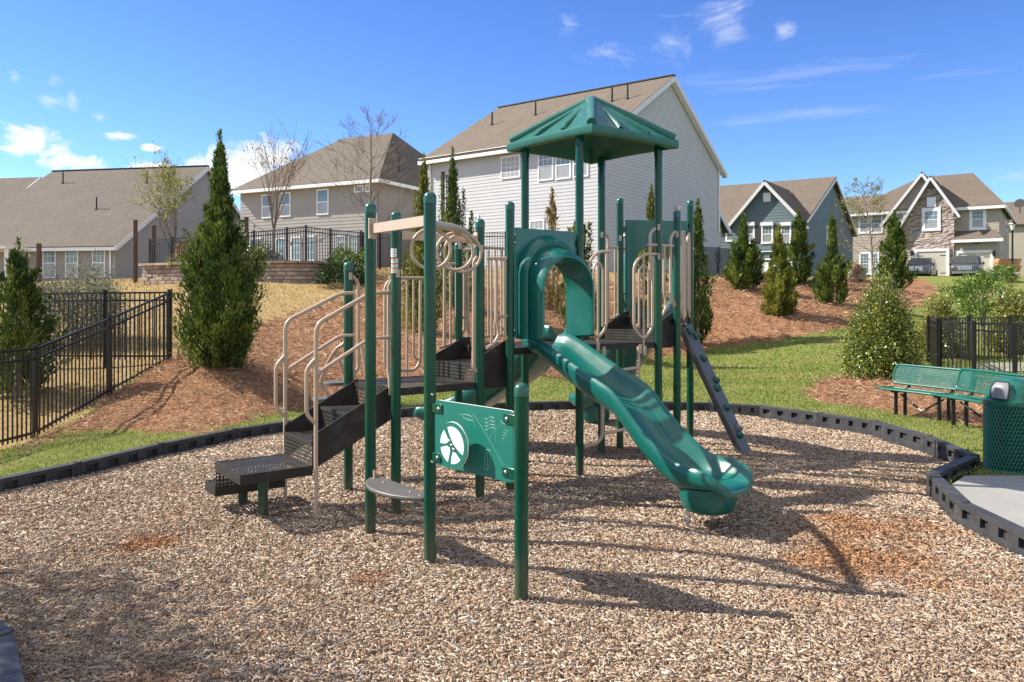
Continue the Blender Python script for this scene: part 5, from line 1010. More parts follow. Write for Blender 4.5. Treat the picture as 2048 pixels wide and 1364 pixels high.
mb = MB(); q0, q1 = pf_.st(1527, 404), pf_.st(1542, 385); n_ = Vector((pf_.n.x, pf_.n.y, 0)); mb.prism([pf_.pt(t, z, .03) for t, z in ((q0[0], q0[1]), (q1[0], q0[1]), (q1[0], q1[1]), (q0[0], q1[1]))], n_ * .06); f1, f2 = (q0[0] * .85 + q1[0] * .15, q0[0] * .15 + q1[0] * .85); mb.prism([pf_.pt(t, z, .09) for t, z in ((f1, q0[1] + .12), (f2, q0[1] + .12), (f2, q1[1] - .12), (f1, q1[1] - .12))], n_ * .03); mb.build('gable_vent', M['trim'], h.root, smooth=0)
for x0, x1 in ((1494, 1506), (1526, 1543), (1564, 1579)):
    h.window(pf_, x0, 452, x1, 484, grid=(3, 2), trim=.14); mb = MB(); (ta, za), (tb, zb) = pf_.st(x0 - 4, 452), pf_.st(x1 + 4, 444); mb.prism([pf_.pt(t, z, .05) for t, z in ((ta, za), (tb, za), (tb, zb), (ta, zb))], n_ * .12); mb.build('window_hood', M['trim'], h.root, smooth=0)
for x0, x1 in ((1510, 1521), (1547, 1558), (1583, 1592)):
    mb = MB(); (ta, za), (tb, zb) = pf_.st(x0, 484), pf_.st(x1, 452); mb.prism([pf_.pt(t, z, .03) for t, z in ((ta, za), (tb, za), (tb, zb), (ta, zb))], n_ * .05); mb.build('shutter', M['shutter'], h.root, smooth=0)
mb = MB()
for ya, yb in ((500, 505), (515, 521)): (ta, za), (tb, zb) = pf_.st(1500, yb), pf_.st(1600, ya); mb.prism([pf_.pt(t, z, .03) for t, z in ((.1, za), (ta, za), (ta, zb), (.1, zb))], n_ * .08)
mb.build('band_board', M['trim'], h.root, smooth=0)
h.window(h.PB, 1653, 457, 1659, 488, grid=None, trim=.1); pl_ = Plane(h.W(4.8, 0, 0), h.W(9, 0, 0)); h.window(pl_, 1455, 454, 1466, 480, sash=False, grid=(3, 4), glass='glass', trim=.14)
(ta, za), (tb, zb) = pf_.st(1520, 553), pf_.st(1585, 523); mb = MB(); mb.prism([pf_.pt(t, z, .03) for t, z in ((ta, za), (tb, za), (tb, zb), (ta, zb))], n_ * .05); mb.build('garage_door', M['trim'], h.root, smooth=0)
mb = MB(); mb.beam(g0 + Vector((0, 0, -.3)), g0 + Vector((0, 0, -.3)) + sm_, .16, .18); mb.build('gutter', M['trim'], h.root, smooth=0)

# tan house with stone gable
h = House('house', 'tan house with a stone faced gable and two garage doors behind the parked cars', (40.2, 66), (-.82, .57), (.57, .82), 3.4, (M['s_tan'], M['roof']))
LA, LB, ze, zr = 11.7, 13, 9.75, 13.4; na, nb = -h.b, -h.a; PAf = h.PA
def stone():
    m, N, Lk, b = newmat('stone_veneer'); tc = N.new('ShaderNodeTexCoord'); mp = N.new('ShaderNodeMapping'); Lk.new(tc.outputs['Object'], mp.inputs[0]); mp.inputs['Scale'].default_value = (2.6, 2.6, 6.5); v = N.new('ShaderNodeTexVoronoi'); v.inputs['Scale'].default_value = 1; v.feature = 'F1'; v.distance = 'CHEBYCHEV'; Lk.new(mp.outputs[0], v.inputs['Vector'])
    s = N.new('ShaderNodeSeparateColor'); Lk.new(v.outputs['Color'], s.inputs[0]); r = ramp(N, [(0, (.17, .13, .11)), (.3, (.33, .25, .2)), (.6, (.42, .36, .32)), (.8, (.28, .26, .26)), (1, (.5, .41, .34))]); Lk.new(s.outputs[0], r.inputs[0]); Lk.new(r.outputs[0], b.inputs['Base Color']); b.inputs['Roughness'].default_value = .9
    bp = N.new('ShaderNodeBump'); bp.inputs['Distance'].default_value = .12; bp.invert = True; Lk.new(v.outputs['Distance'], bp.inputs['Height']); Lk.new(bp.outputs[0], b.inputs['Normal']); return m
M['stone'] = stone()
h.siding([h.W(0, 0, 2), h.W(LA, 0, 2), h.W(LA, 0, ze), h.W(0, 0, ze)], na, lap=.24); h.siding([h.W(0, 0, 2), h.W(0, LB, 2), h.W(0, LB, ze), h.W(0, 0, ze)], nb, lap=.24); h.siding([h.W(LA, 0, 2), h.W(LA, LB, 2), h.W(LA, LB, ze), h.W(LA, 0, ze)], -nb, lap=.24)
ov = .45; c = [h.W(-ov, -ov, ze), h.W(LA + ov, -ov, ze), h.W(LA + ov, LB + ov, ze), h.W(-ov, LB + ov, ze)]; R1, R2 = h.W(2.4, 6, zr), h.W(6.6, 6, zr)
roofslab([[c[0], c[1], R2, R1], [c[1], c[2], R2], [c[2], c[3], R1, R2], [c[3], c[0], R1]], h.roofm, h.root)
gz = Vector((0, 0, -.16)); h.board([(c[0] + gz, c[1] + gz), (c[0] + gz, c[3] + gz)], .16, .24, 'gutter'); h.board([(h.W(-.02, -.02, 2), h.W(-.02, -.02, ze)), (h.W(LA, -.03, 2), h.W(LA, -.03, ze))], .32, .3, 'corner_board')
# lower wing to the left behind
roofslab([[h.W(8, 1.2, ze - .2), h.W(19, 1.2, ze - .2), h.W(19, 7, 12.1), h.W(8, 7, 12.1)], [h.W(8, 7, 12.1), h.W(19, 7, 12.1), h.W(19, 13, ze - .2), h.W(8, 13, ze - .2)]], h.roofm, h.root)
h.siding([h.W(LA, 1.6, 2), h.W(18.6, 1.6, 2), h.W(18.6, 1.6, ze - .2), h.W(LA, 1.6, ze - .2)], na, lap=.24)
# stone gable, 0.8 m forward of the front wall
def gable(fw, px_peak, px_r, px_l, zl, zrt, zpk, m, lap=None, name='gable_wall', depth=5.5, over=.45, bw=.22, truncate=None):
    pg = Plane(h.W(0, -fw, 0), h.W(5, -fw, 0)); tp_, tr2, tl2 = pg.st(px_peak, 400)[0], pg.st(px_r, 400)[0], pg.st(px_l, 400)[0]
    Pn = lambda t, z, o=0: h.W(t, -fw + o, z)
    pts = [Pn(tr2, 2), Pn(tl2, 2), Pn(tl2, zl), Pn(tp_, zpk), Pn(tr2, zrt)]
    if lap: h.siding(pts, na, m, name, lap=lap)
    else: mb = MB(); n3 = Vector((h.b.x, h.b.y, 0)) * fw; mb.prism(pts, n3); mb.build(name, m, h.root, smooth=0)
    k = .22; dzl = (zpk - zl) / (tl2 - tp_); dzr = (zpk - zrt) / (tp_ - tr2); f = -over
    a, b_, c_ = Pn(tr2 - .45, zrt - .45 * dzr + k, f), Pn(tp_, zpk + k, f), Pn(tl2 + .4, zl - .4 * dzl + k, f); bk = Vector((h.b.x, h.b.y, 0))
    roofslab([[a, b_, b_ + bk * depth, a + bk * (fw + over)], [b_, c_, c_ + bk * (fw + over), b_ + bk * depth]], h.roofm, h.root)
    dn = Vector((0, 0, -bw / 2 - .08)); h.board([(a + dn, b_ + dn), (b_ + dn, c_ + dn)], .1, bw, 'rake_board'); return pg
def zat(px, py, Y): return CH - (py - HY) * Y / F
pg = gable(.9, 1862, 1908, 1797, 8.0, 9.5, 12.25, M['stone'], None, 'stone_gable', depth=5.2)
pg2 = gable(.35, 1845, 1900, 1772, 8.9, 9.4, 12.7, h.sid, .24, 'gable_wall', depth=4.5, bw=.22)
h.window(pg, 1850, 422, 1875, 457, trim=.24); mb = MB(); n_ = Vector((pg.n.x, pg.n.y, 0)); (ta, za), (tb, zb) = pg.st(1854, 414), pg.st(1872, 394); mb.prism([pg.pt(t, z, .01) for t, z in ((ta, za), (tb, za), (tb, zb), (ta, zb))], n_ * .07); mb.build('gable_vent', M['trim'], h.root, smooth=0)
def garage(pl, x0, y0, x1, y1, tw=.22):
    (ta, za), (tb, zb) = pl.st(x0, y1), pl.st(x1, y0); ta, tb = min(ta, tb), max(ta, tb); n_ = Vector((pl.n.x, pl.n.y, 0)); d = Vector((pl.d.x, pl.d.y, 0)); T = Matrix((d, n_, Vector((0, 0, 1)))).transposed().to_4x4(); T.translation = pl.pt(0, 0, 0); za -= .6
    mb = MB(); mb.box(ta - tw, ta, 0, .12, za, zb + tw, T); mb.box(tb, tb + tw, 0, .12, za, zb + tw, T); mb.box(ta, tb, 0, .115, zb, zb + tw, T); f = mb.build('garage_door', M['trim'], h.root, smooth=0)
    mb = MB(); nrow = 5
    for k in range(nrow): a, b = za + (zb - za) * k / nrow, za + (zb - za) * (k + 1) / nrow; mb.box(ta, tb, .0, .05, a + .012, b, T)
    mb.box(ta, tb, 0, .035, za, zb, T); mb.build('door_panels', M['door'], f, smooth=0)
    mb = MB()
    for t in (ta + .25, tb - .25):
        for z in (za + (zb - za) * .35, zb - .35): mb.box(t - .22, t + .22, .05, .07, z - .025, z + .025, T)
    mb.build('door_hinges', M['pipe'], f, smooth=0)
garage(pg, 1834, 502, 1893, 556); h.window(h.PA, 1972 - 27, 421, 1966, 455, trim=.24); h.window(h.PB, 2010, 422, 2014.5, 458, grid=None, trim=.1)
# lower garage wing with its own small roof
fw = .7; t1_ = Plane(h.W(0, -fw, 0), h.W(5, -fw, 0)).st(1906, 500)[0]; h.siding([h.W(.05, -fw, 2), h.W(t1_, -fw, 2), h.W(t1_, -fw, 7.0), h.W(.05, -fw, 7.0)], na, lap=.24); h.siding([h.W(.05, -fw, 2), h.W(.05, 0, 2), h.W(.05, 0, 7), h.W(.05, -fw, 7)], nb, lap=.24)
roofslab([[h.W(-.35, -fw - .5, 6.95), h.W(t1_ + .1, -fw - .5, 6.95), h.W(t1_ + .1, 0, 7.75), h.W(.3, 0, 7.75)]], h.roofm, h.root); h.board([(h.W(-.35, -fw - .5, 6.83), h.W(t1_ + .1, -fw - .5, 6.83))], .16, .24, 'gutter'); h.board([(h.W(.1, -fw - .02, 2), h.W(.1, -fw - .02, 6.8))], .34, .2, 'corner_board')
pw = Plane(h.W(0, -fw, 0), h.W(5, -fw, 0)); garage(pw, 1917, 505, 1981, 556)
mb = MB(); n_ = Vector((pw.n.x, pw.n.y, 0))
fc_ = bpy.data.curves.new('house_number', 'FONT'); fc_.body = '1018'; fc_.size = .32; fc_.extrude = .01; fo = bpy.data.objects.new('number_text', fc_); COL.objects.link(fo); fm_ = bpy.data.meshes.new_from_object(fo.evaluated_get(bpy.context.evaluated_depsgraph_get())); bpy.data.objects.remove(fo); fm_.materials.append(M['pipe']); fo = bpy.data.objects.new('house_number', fm_); COL.objects.link(fo); fo.parent = h.root; pz = pw(1941, 489, .05); fo.location = pz - wloc(h.root); fo.rotation_euler = (math.radians(90), 0, math.atan2(-pw.d.y, -pw.d.x) if pw.d.x < 0 else math.atan2(pw.d.y, pw.d.x))
for x0, x1 in ((1721, 1738), (1744, 1762)): h.window(h.PA, x0, 430, x1, 464, grid=(3, 2), trim=.17)
for x0, x1 in ((1722, 1737), (1743, 1755)): h.window(h.PA, x0, 508, x1, 547, grid=(3, 3), glass='glass', trim=.14, both=True)
h.window(pg2, 1795, 427, 1806, 439, sash=False, grid=(2, 2), glass='glass', trim=.2)
for x, y, pl in ((1824, 506, pg), (1988, 507, pw)):
    mb = MB(); p = pl(x, y, .15); mb.lathe(p, [(.05, -.25), (.12, -.1), (.14, .15), (.03, .28)], 8); mb.build('wall_lantern', M['pipe'], h.root)
# edge of one more house
h = House('house', 'brown roofed house with a satellite dish at the far right edge', (57, 84), (-.82, .57), (.57, .82), 3.4, (M['s_tan'], M['roof'])); mb = MB()
roofslab([[h.W(-8, -.4, 10.0), h.W(11, -.4, 10.0), h.W(11, 5, 13.0), h.W(-8, 5, 13.0)], [h.W(-8, 10, 10), h.W(11, 10, 10), h.W(11, 5, 13.0), h.W(-8, 5, 13.0)]], h.roofm, h.root); h.siding([h.W(-8, 0, 2), h.W(11, 0, 2), h.W(11, 0, 10), h.W(-8, 0, 10)], -h.b); h.siding([h.W(11, 0, 2), h.W(11, 10, 2), h.W(11, 10, 10), h.W(11, 5, 12.8), h.W(11, 0, 10)], h.a)
mb = MB(); p = at(2040, 408, 80); mb.lathe(p, [(.05, 0), (.35, .06), (.5, .16)], 14, axis=(-.6, -.7, .4)); mb.tube([p, p + Vector((.2, .3, -.9))], .04, 6); mb.build('satellite_dish', M['pipe'], h.root)
# ------------------------------------------------------------------ fences
def fence(label, pts, hgt, name='picket_fence', sp=.105, pick=.018, group='black metal picket fences', postw=.06, rails=(.0, -.16, None)):
    """pts: (x, y, ground z) of each post"""
    root = thing(name, label, 'fence', pts[0], group); V = [Vector(p) for p in pts]
    for p in V:
        mb = MB(); w = postw / 2; mb.box(p.x - w, p.x + w, p.y - w, p.y + w, p.z - .3, p.z + hgt + .03); mb.box(p.x - w - .006, p.x + w + .006, p.y - w - .006, p.y + w + .006, p.z + hgt + .03, p.z + hgt + .045); mb.build('fence_post', M['black'], root, smooth=0)
    for a, b in zip(V[:-1], V[1:]):
        mb = MB(); d = b - a; L = math.hypot(d.x, d.y); t = Vector((d.x, d.y, 0)) / L; n = max(1, int(round(L / sp))); ang = math.atan2(t.y, t.x); w = pick / 2
        for dz in (hgt - .02, hgt - .17, .1): mb.beam(a + Vector((0, 0, dz)), b + Vector((0, 0, dz)), .028, .034)
        for k in range(1, n):
            p = a + d * k / n; mb.box(-w, w, -w, w, .03, hgt - .02, Matrix.Translation(p) @ Matrix.Rotation(ang, 4, 'Z'))
        mb.build('picket_panel', M['black'], root, smooth=0)
    return root
def gpt(x, y): return (x, y, tz(x, y))
P0 = [(-7.2, 9.9), (-7.14, 11.98), (-7.06, 14.05), (-6.69, 15.66)]
fence('black picket fence sloping down beside the straw bed at the left edge', [gpt(*p) for p in [(-7.25, 8.0)] + P0], 1.37)
zc = tz(-6.69, 15.66); fence('black picket fence crossing in front of the grey green shrub', [(-6.72, 15.70, zc), (-8.08, 15.9, zc - .01), (-9.6, 16.15, zc - .02), (-11.2, 16.4, zc - .03)], 1.37)
# upper terrace: retaining wall and its fence
zt = 3.2
wallpts = [at(282, 552, 31), at(345, 545, 30.2), at(420, 545, 29.6), at(500, 560, 29.0), at(560, 562, 28.7), (at(600, 561, 28.6)), at(645, 556, 29.1), at(680, 550, 30.0)]
rw = thing('retaining_wall', 'curved tan block retaining wall under the terrace fence', 'wall', (wallpts[3].x, wallpts[3].y, 2.4)); rd = random.Random(4); mb = MB(); C = catmull([Vector((p.x, p.y, 0)) for p in wallpts], 16); acc = [0]
for a, b in zip(C[:-1], C[1:]): acc.append(acc[-1] + (b - a).length)
def along(s):
    s = max(0, min(acc[-1] - 1e-6, s)); i = max(j for j in range(len(acc)) if acc[j] <= s); i = min(i, len(C) - 2); return C[i].lerp(C[i + 1], (s - acc[i]) / (acc[i + 1] - acc[i]))
Zw = 2.35
for row in range(6):
    s = -.2 if row % 2 else 0; z0 = Zw + row * .15
    while s < acc[-1]:
        L = rd.uniform(.34, .46); a, b = along(s + .006), along(s + L - .006)
        if (b - a).length > .08:
            t = (b - a).normalized(); n = Vector((t.y, -t.x, 0)); j = rd.uniform(-.02, .02) - row * .015; T = Matrix((t, -n, Vector((0, 0, 1)))).transposed().to_4x4(); T.translation = a + Vector((0, 0, z0)); l = (b - a).length
            f0 = [T @ Vector(p) for p in ((0, .0 - j, .004), (l, .0 - j, .004), (l, -j, .146), (0, -j, .146))]; f1 = [T @ Vector(p) for p in ((l * .12, -.035 - j, .02), (l * .88, -.035 - j + rd.uniform(-.01, .01), .02), (l * .88, -.035 - j, .13), (l * .12, -.035 - j, .13))]; f2 = [T @ Vector(p) for p in ((0, .25, .004), (l, .25, .004), (l, .25, .146), (0, .25, .146))]
            mb.loft([f2, f0, f1])
        s += L
mb.build('wall_blocks', M['block'], rw, smooth=0)
mb = MB()
for k in range(int(acc[-1] / .45)): a, b = along(k * .45 + .01), along(k * .45 + .44); mb.beam(a + Vector((0, .05, Zw + .945)), b + Vector((0, .05, Zw + .945)), .32, .09)
mb.build('wall_cap', M['block'], rw, smooth=0)
# terrace soil behind the wall
mb = MB(); bk_ = [Vector((p.x, p.y + .1, zt)) for p in C] ; mb.poly(bk_ + [Vector((C[-1].x + .5, C[-1].y + 6, zt + .1)), Vector((C[0].x - 1, C[0].y + 9, zt + .05))]); mt_, N, Lk, b = newmat('terrace_soil'); t = tex(N, Lk, 'Noise', 8, detail=6); r = ramp(N, [(.3, (.2, .13, .07)), (.7, (.4, .3, .16))]); Lk.new(t.outputs[0], r.inputs[0]); Lk.new(r.outputs[0], b.inputs['Base Color']); tag(mb.build('terrace_ground', mt_, smooth=0), kind='structure')
fz = [(300, 480, 31.2), (345, 476, 30.6), (430, 470, 30.0), (508, 463, 29.6), (574, 457, 29.0), (612, 453, 28.85), (661, 459, 29.6), (722, 464, 31)]
hf = 1.42; pts = []
for x, y, Y in fz: p = at(x, y, Y); pts.append((p.x, p.y, p.z - hf))
fence('black picket fence standing on the terrace above the block retaining wall', pts, hf, sp=.11, pick=.02, postw=.075)
pts = [(at(x, y, Y)) for x, y, Y in ((726, 466, 31.5), (760, 467, 33.2), (800, 469, 35), (840, 470, 36.5))]; fence('black picket fence running behind the tallest front posts of the climber', [(p.x, p.y, p.z - 1.45) for p in pts], 1.45, sp=.11, pick=.02, postw=.075)
pts = [(at(x, y, Y)) for x, y, Y in ((900, 466, 33), (958, 465, 32.6), (1011, 465, 32.2), (1062, 466, 32))]; fence('black picket fence below the pale house, seen between the climber posts', [(p.x, p.y, p.z - 1.5) for p in pts], 1.5, sp=.11, pick=.02, postw=.075)
pts = [(at(x, y, Y)) for x, y, Y in ((1360, 492, 38.5), (1403, 493, 39), (1437, 495, 41), (1466, 499, 43), (1492, 503, 45))]; fence('black picket fence at the foot of the blank pale gable', [(p.x, p.y, p.z - 1.45) for p in pts], 1.45, sp=.12, pick=.022, postw=.085)
# pool fence on the right
H_ = 1.42; q = [at(1880, 640, 19.0), at(1948, 645, 18.2), at(2030, 650, 17.6), at(2120, 655, 17.2)]; fence('black pool fence directly behind the two green benches', [(p.x, p.y, p.z - H_) for p in q], H_, postw=.075)
q = [at(1857, 636, 21.2), at(1938, 634, 21.6), at(2020, 634, 22), at(2110, 634, 22.4)]; fence('black pool fence farther back, in front of the yellowish hollies', [(p.x, p.y, p.z - H_) for p in q], H_, postw=.075)
q0, q1 = at(1880, 640, 19.05), at(1858, 636, 21.15); fence('short run of black pool fence seen end-on at the tall holly', [(q0.x - .06, q0.y, q0.z - H_), (q1.x + .02, q1.y, q1.z - H_)], H_, sp=.05, postw=.05)
# ------------------------------------------------------------------ benches and bin
def bench(label, g, ang, L=1.85):
    g = Vector((*g, 0)); root = thing('park_bench', label, 'bench', (g.x, g.y, tz(g.x, g.y)), 'green mesh benches by the play area'); z0 = tz(g.x, g.y)
    T = Matrix.Translation((g.x, g.y, z0)) @ Matrix.Rotation(ang, 4, 'Z')
    def mesh_panel(x0, x1, c0, c1, nx, ny, thick=.006):
        mb = MB(); c0, c1 = Vector(c0), Vector(c1); B = lambda x, t: T @ (Vector((x, 0, 0)) + c0.lerp(c1, t)); nrm = (T.to_3x3() @ Vector((1, 0, 0)).cross(c1 - c0)).normalized()
        for k in range(nx + 1): x = x0 + (x1 - x0) * k / nx; mb.beam(B(x, 0), B(x, 1), .011, thick, up=nrm)
        for k in range(ny + 1): mb.beam(B(x0, k / ny), B(x1, k / ny), .011, thick * 1.1, up=nrm)
        rim = [B(x, t) for x, t in roundrect(x0, x1, 0, 1, .06, 4)] if False else [B(x0 + .05, 0), B(x1 - .05, 0), B(x1, .16), B(x1, .84), B(x1 - .05, 1), B(x0 + .05, 1), B(x0, .84), B(x0, .16)]
        mb.tube(rnd(rim, .05, 4, True), .02, 8, closed=True); return mb
    mesh_panel(-L / 2, L / 2, (0, -.16, .45), (0, .24, .44), 58, 13).build('seat', M['bench'], root, smooth=50); mesh_panel(-L / 2, L / 2, (0, .27, .52), (0, .36, .83), 58, 10).build('backrest', M['bench'], root, smooth=50)
    for x in (-L / 2 + .3, L / 2 - .3):
        mb = MB(); W_ = lambda *p: T @ Vector((x,) + p); mb.tube([W_(-.02, -.1), W_(-.02, .42)], .03, 10); mb.tube([W_(.2, -.1), W_(.2, .42)], .03, 10); mb.tube(rnd([W_(-.12, .42), W_(.22, .42), W_(.3, .48), W_(.36, .75)], .06), .026, 8); mb.build('bench_leg', M['black'], root)
    mb = MB(); mb.tube([T @ Vector((-L / 2 + .3, .1, .36)), T @ Vector((0, .1, .12)), T @ Vector((L / 2 - .3, .1, .36))], .016, 6); mb.build('brace', M['black'], root)
bench('green mesh bench with its back against the tall holly', (6.62, 13.05), math.radians(-65), 1.4); bench('green mesh bench partly hidden behind the rubbish bin', (6.72, 11.35), math.radians(-79), 1.8)
g = gp(2022, 940, .07); z0 = .05; r = .255
bn = thing('rubbish_bin', 'round green mesh rubbish bin with a domed lid and grey flap', 'bin', (*g, z0))
mb = MB()
nb_, zh = 46, .72
for s in (1, -1):
    for k in range(nb_): mb.tube([(g[0] + (r - .002 * s) * math.cos(a), g[1] + (r - .002 * s) * math.sin(a), z0 + .03 + zh * i / 12) for i in range(13) for a in [2 * math.pi * k / nb_ + s * i / 12 * 1.15]], .009, 4, caps=False)
mb.tube([(g[0] + r * math.cos(a), g[1] + r * math.sin(a), z0 + .03) for a in [2 * math.pi * k / 40 for k in range(40)]], .016, 6, closed=True); mb.build('bin_body', M['bench'], bn)
mb = MB(); mb.lathe((*g, z0), [(r - .02, .02), (r - .02, .74)], 32); mb.build('bin_liner', mat('bin_liner', (.012, .05, .04), .6), bn)
mb = MB(); mb.lathe((*g, z0), [(r + .012, .735), (r + .022, .75), (r + .022, .79), (r + .0, .8)] + [(r * math.cos(a) * .98, .8 + .235 * math.sin(a)) for a in np.linspace(.1, 1.5, 9)], 40); ld = mb.build('bin_lid', mat('bin_lid_plastic', (.003, .1, .07), .3, .08, 4, coat=.3), bn)
mb = MB(); A0 = math.radians(212); w_ = .42
grid_ = [[(g[0] + rr * math.cos(A0 + da), g[1] + rr * math.sin(A0 + da), z0 + zz) for da in np.linspace(-w_ * k, w_ * k, 7)] for rr, zz, k in ((r + .012, .815, .8), (r * .985 + .012, .86, .85), (r * .93 + .014, .92, .9), (r * .82 + .016, .965, .9), (r * .7 + .016, .995, .8))]
for i in range(4):
    for j in range(6): mb.poly([grid_[i][j], grid_[i][j + 1], grid_[i + 1][j + 1], grid_[i + 1][j]])
mb.build('lid_flap', M['silver'], ld, smooth=60)
mb = MB(); ed = [Vector(p) for p in grid_[0]] + [Vector(grid_[k][-1]) for k in range(1, 5)] + [Vector(p) for p in grid_[-1][-2::-1]] + [Vector(grid_[k][0]) for k in range(3, 0, -1)]; mb.tube(ed, .008, 6, closed=True); mb.build('flap_frame', M['black'], ld)
# ------------------------------------------------------------------ vehicles, lamp, small yard things
def car(label, px, py, Y, ang, paint, name='parked_car', L=4.6, W_=1.86, Hh=1.68):
    g = at(px, py, Y); root = thing(name, label, 'car', (g.x, g.y, g.z), 'cars parked in the driveway'); T = Matrix.Translation(g) @ Matrix.Rotation(ang, 4, 'Z')
    # x forward, y left
    def loft(st, nm, m, par=root, sm=40):
        mb = MB(); secs = []
        for x, prof in st: pr = [(y, z) for y, z in prof]; secs.append([T @ Vector((x, y, z)) for y, z in pr] + [T @ Vector((x, -y, z)) for y, z in pr[::-1]])
        mb.loft(secs); return mb.build(nm, m, par, smooth=sm)
    h = W_ / 2; pm = mat('car_paint_' + name, paint, .25, .03, 2, coat=.6, metal=.1)
    b0, hood_, belt = .24, .98, 1.06
    pf = lambda wb, zb, wt, zt: [(wb * h * .96, zb), (wb * h, zb + .15), (wb * h, (zb + zt) / 2), (wt * h, zt - .06), (wt * h * .93, zt)]
    body = loft([(2.3, pf(.8, .34, .78, .82)), (2.22, pf(.92, .27, .86, .9)), (1.9, pf(.98, b0, .92, .98)), (1.1, pf(1, b0, .95, 1.03)), (.9, pf(1, b0, .97, belt)), (-1.6, pf(1, b0, .97, belt + .04)), (-2.15, pf(.97, .28, .95, belt + .04)), (-2.3, pf(.9, .36, .9, 1.0))], 'body', pm)
    cab = lambda wb, zb, wt, zt: [(wb * h, zb), (wt * h, zt - .07), (wt * h * .9, zt)]
    loft([(1.05, cab(.93, 1.0, .9, 1.06)), (.35, cab(.95, 1.0, .76, Hh - .04)), (-.6, cab(.96, 1.0, .77, Hh)), (-1.7, cab(.95, 1.0, .74, Hh - .05)), (-2.2, cab(.92, 1.0, .85, 1.1))], 'cabin', pm, body)
    def pane(pts, nm='window', m='glass', th=.012): mb = MB(); q = [T @ Vector(p) for p in pts]; n = (q[1] - q[0]).cross(q[2] - q[0]).normalized(); n = n if n.dot(sum(q, Vector()) / len(q) - T @ Vector((0, 0, 1.1))) > 0 else -n; mb.prism([p + n * .012 for p in q], n * th); mb.build(nm, M[m], body, smooth=0)
    pane([(1.0, -h * .82, 1.1), (1.0, h * .82, 1.1), (.42, h * .67, Hh - .09), (.42, -h * .67, Hh - .09)], 'windscreen', 'cglass')
    for s in (1, -1):
        for x0, x1 in ((.75, -.25), (-.33, -1.2), (-1.28, -1.9)):
            f = lambda x: min(1, max(0, (.8 - x) / .5)); z1 = Hh - .13 if x0 < .5 else Hh - .16; pane([(x0, s * h * .945, 1.1), (x1, s * h * .95, 1.1), (x1 + (.18 if x1 < -1.5 else 0), s * h * .79, z1), (x0 - (.42 if x0 > .5 else 0), s * h * .79, z1)], 'window', 'cglass')
        for x in (1.45, -1.45):
            mb = MB(); c = T @ Vector((x, s * (h - .1), .36)); ax = T.to_3x3() @ Vector((0, s, 0)); mb.lathe(c, [(.2, -.1), (.36, -.1), (.37, .06), (.33, .12), (.24, .12)], 22, axis=ax); wv = mb.build('wheel', M['tyre'], root); mb = MB(); mb.lathe(c, [(.25, .09), (.23, .125), (.06, .11), (.05, .13)], 10, axis=ax); mb.build('rim', M['steel'], wv)
        pane([(2.2, s * h * .87, .72), (2.27, s * h * .5, .7), (2.25, s * h * .52, .84), (2.12, s * h * .9, .87)], 'headlight', 'lamp'); mb = MB(); c = T @ Vector((.78, s * (h + .1), 1.1)); mb.lathe(c, [(.03, -.09), (.11, -.05), (.12, .05), (.04, .09)], 10, axis=T.to_3x3() @ Vector((0, 1, 0))); mb.build('wing_mirror', pm, body)
    mb = MB()
    for k in range(9): y = -.42 + .84 * k / 8; mb.box(2.24, 2.31, y - .03, y + .03, .58, .84, T)
    mb.box(2.25, 2.3, -.5, .5, .54, .58, T); mb.box(2.22, 2.3, -.5, .5, .84, .87, T); mb.build('grille', M['chrome'], body, smooth=0); mb = MB(); mb.box(2.23, 2.325, -.8, .8, .3, .46, T); mb.build('bumper', M['silver'], body, bevel=.03)
    mb = MB()
    for s in (1, -1): mb.tube([T @ Vector((.2, s * h * .66, Hh + .03)), T @ Vector((-1.6, s * h * .66, Hh + .03))], .022, 6)
    mb.build('roof_rails', M['chrome'], body); return root
M['cglass'] = mat('car_glass', (.03, .035, .035), .12, .1, 2, spec=.9); M['tyre'] = mat('tyre_rubber', (.02, .02, .02), .8); M['lamp'] = mat('headlight_lens', (.6, .62, .65), .1, .05, 3, coat=1); M['chrome'] = mat('chrome_trim', (.7, .7, .72), .15, .03, 5, metal=1)
car('grey brown car beside the left garage door, nose behind the dark conifer', 1842, 557, 64, math.radians(234), (.16, .14, .125)); car('dark silver car with a chrome grille by the right garage door', 1935, 557, 60, math.radians(236), (.05, .055, .06), W_=1.95, Hh=1.75, L=4.9)
g = at(2025, 551, 55); z0 = tz(g.x, g.y); lt = thing('street_lamp', 'black lantern street lamp in front of the tan house', 'lamp post', (g.x, g.y, z0)); tp_ = at(2025, 460, 55).z
mb = MB(); mb.lathe((g.x, g.y, z0), [(.13, -.2), (.13, .25), (.07, .4), (.055, tp_ - z0 - .1), (.09, tp_ - z0)], 12); mb.tube([(g.x - .28, g.y, z0 + (tp_ - z0) * .38), (g.x + .28, g.y, z0 + (tp_ - z0) * .38)], .035, 6); mb.build('lamp_pole', M['black'], lt)
mb = MB(); mb.lathe((g.x, g.y, tp_), [(.1, 0), (.22, .42)], 6); mb.build('lamp_glass', mat('lamp_glass', (.6, .6, .57), .3), lt); mb = MB(); mb.lathe((g.x, g.y, tp_ + .4), [(.28, 0), (.26, .06), (.1, .2), (.03, .3)], 6); mb.build('lamp_cap', M['black'], lt)
g = at(1713, 553, 50); z0 = g.z; ub = thing('utility_box', 'pale green utility box beside the tan house', 'utility box', (g.x, g.y, z0)); mb = MB(); mb.box(g.x - .45, g.x + .45, g.y - .4, g.y + .4, z0 - .2, z0 + .42); mb.build('box_body', mat('box_green', (.2, .25, .17), .6), ub, bevel=.03); mb = MB(); mb.box(g.x - .47, g.x + .47, g.y - .42, g.y + .42, z0 + .42, z0 + .5); mb.build('box_lid', mat('box_lid_green', (.22, .28, .19), .6), ub, bevel=.02)
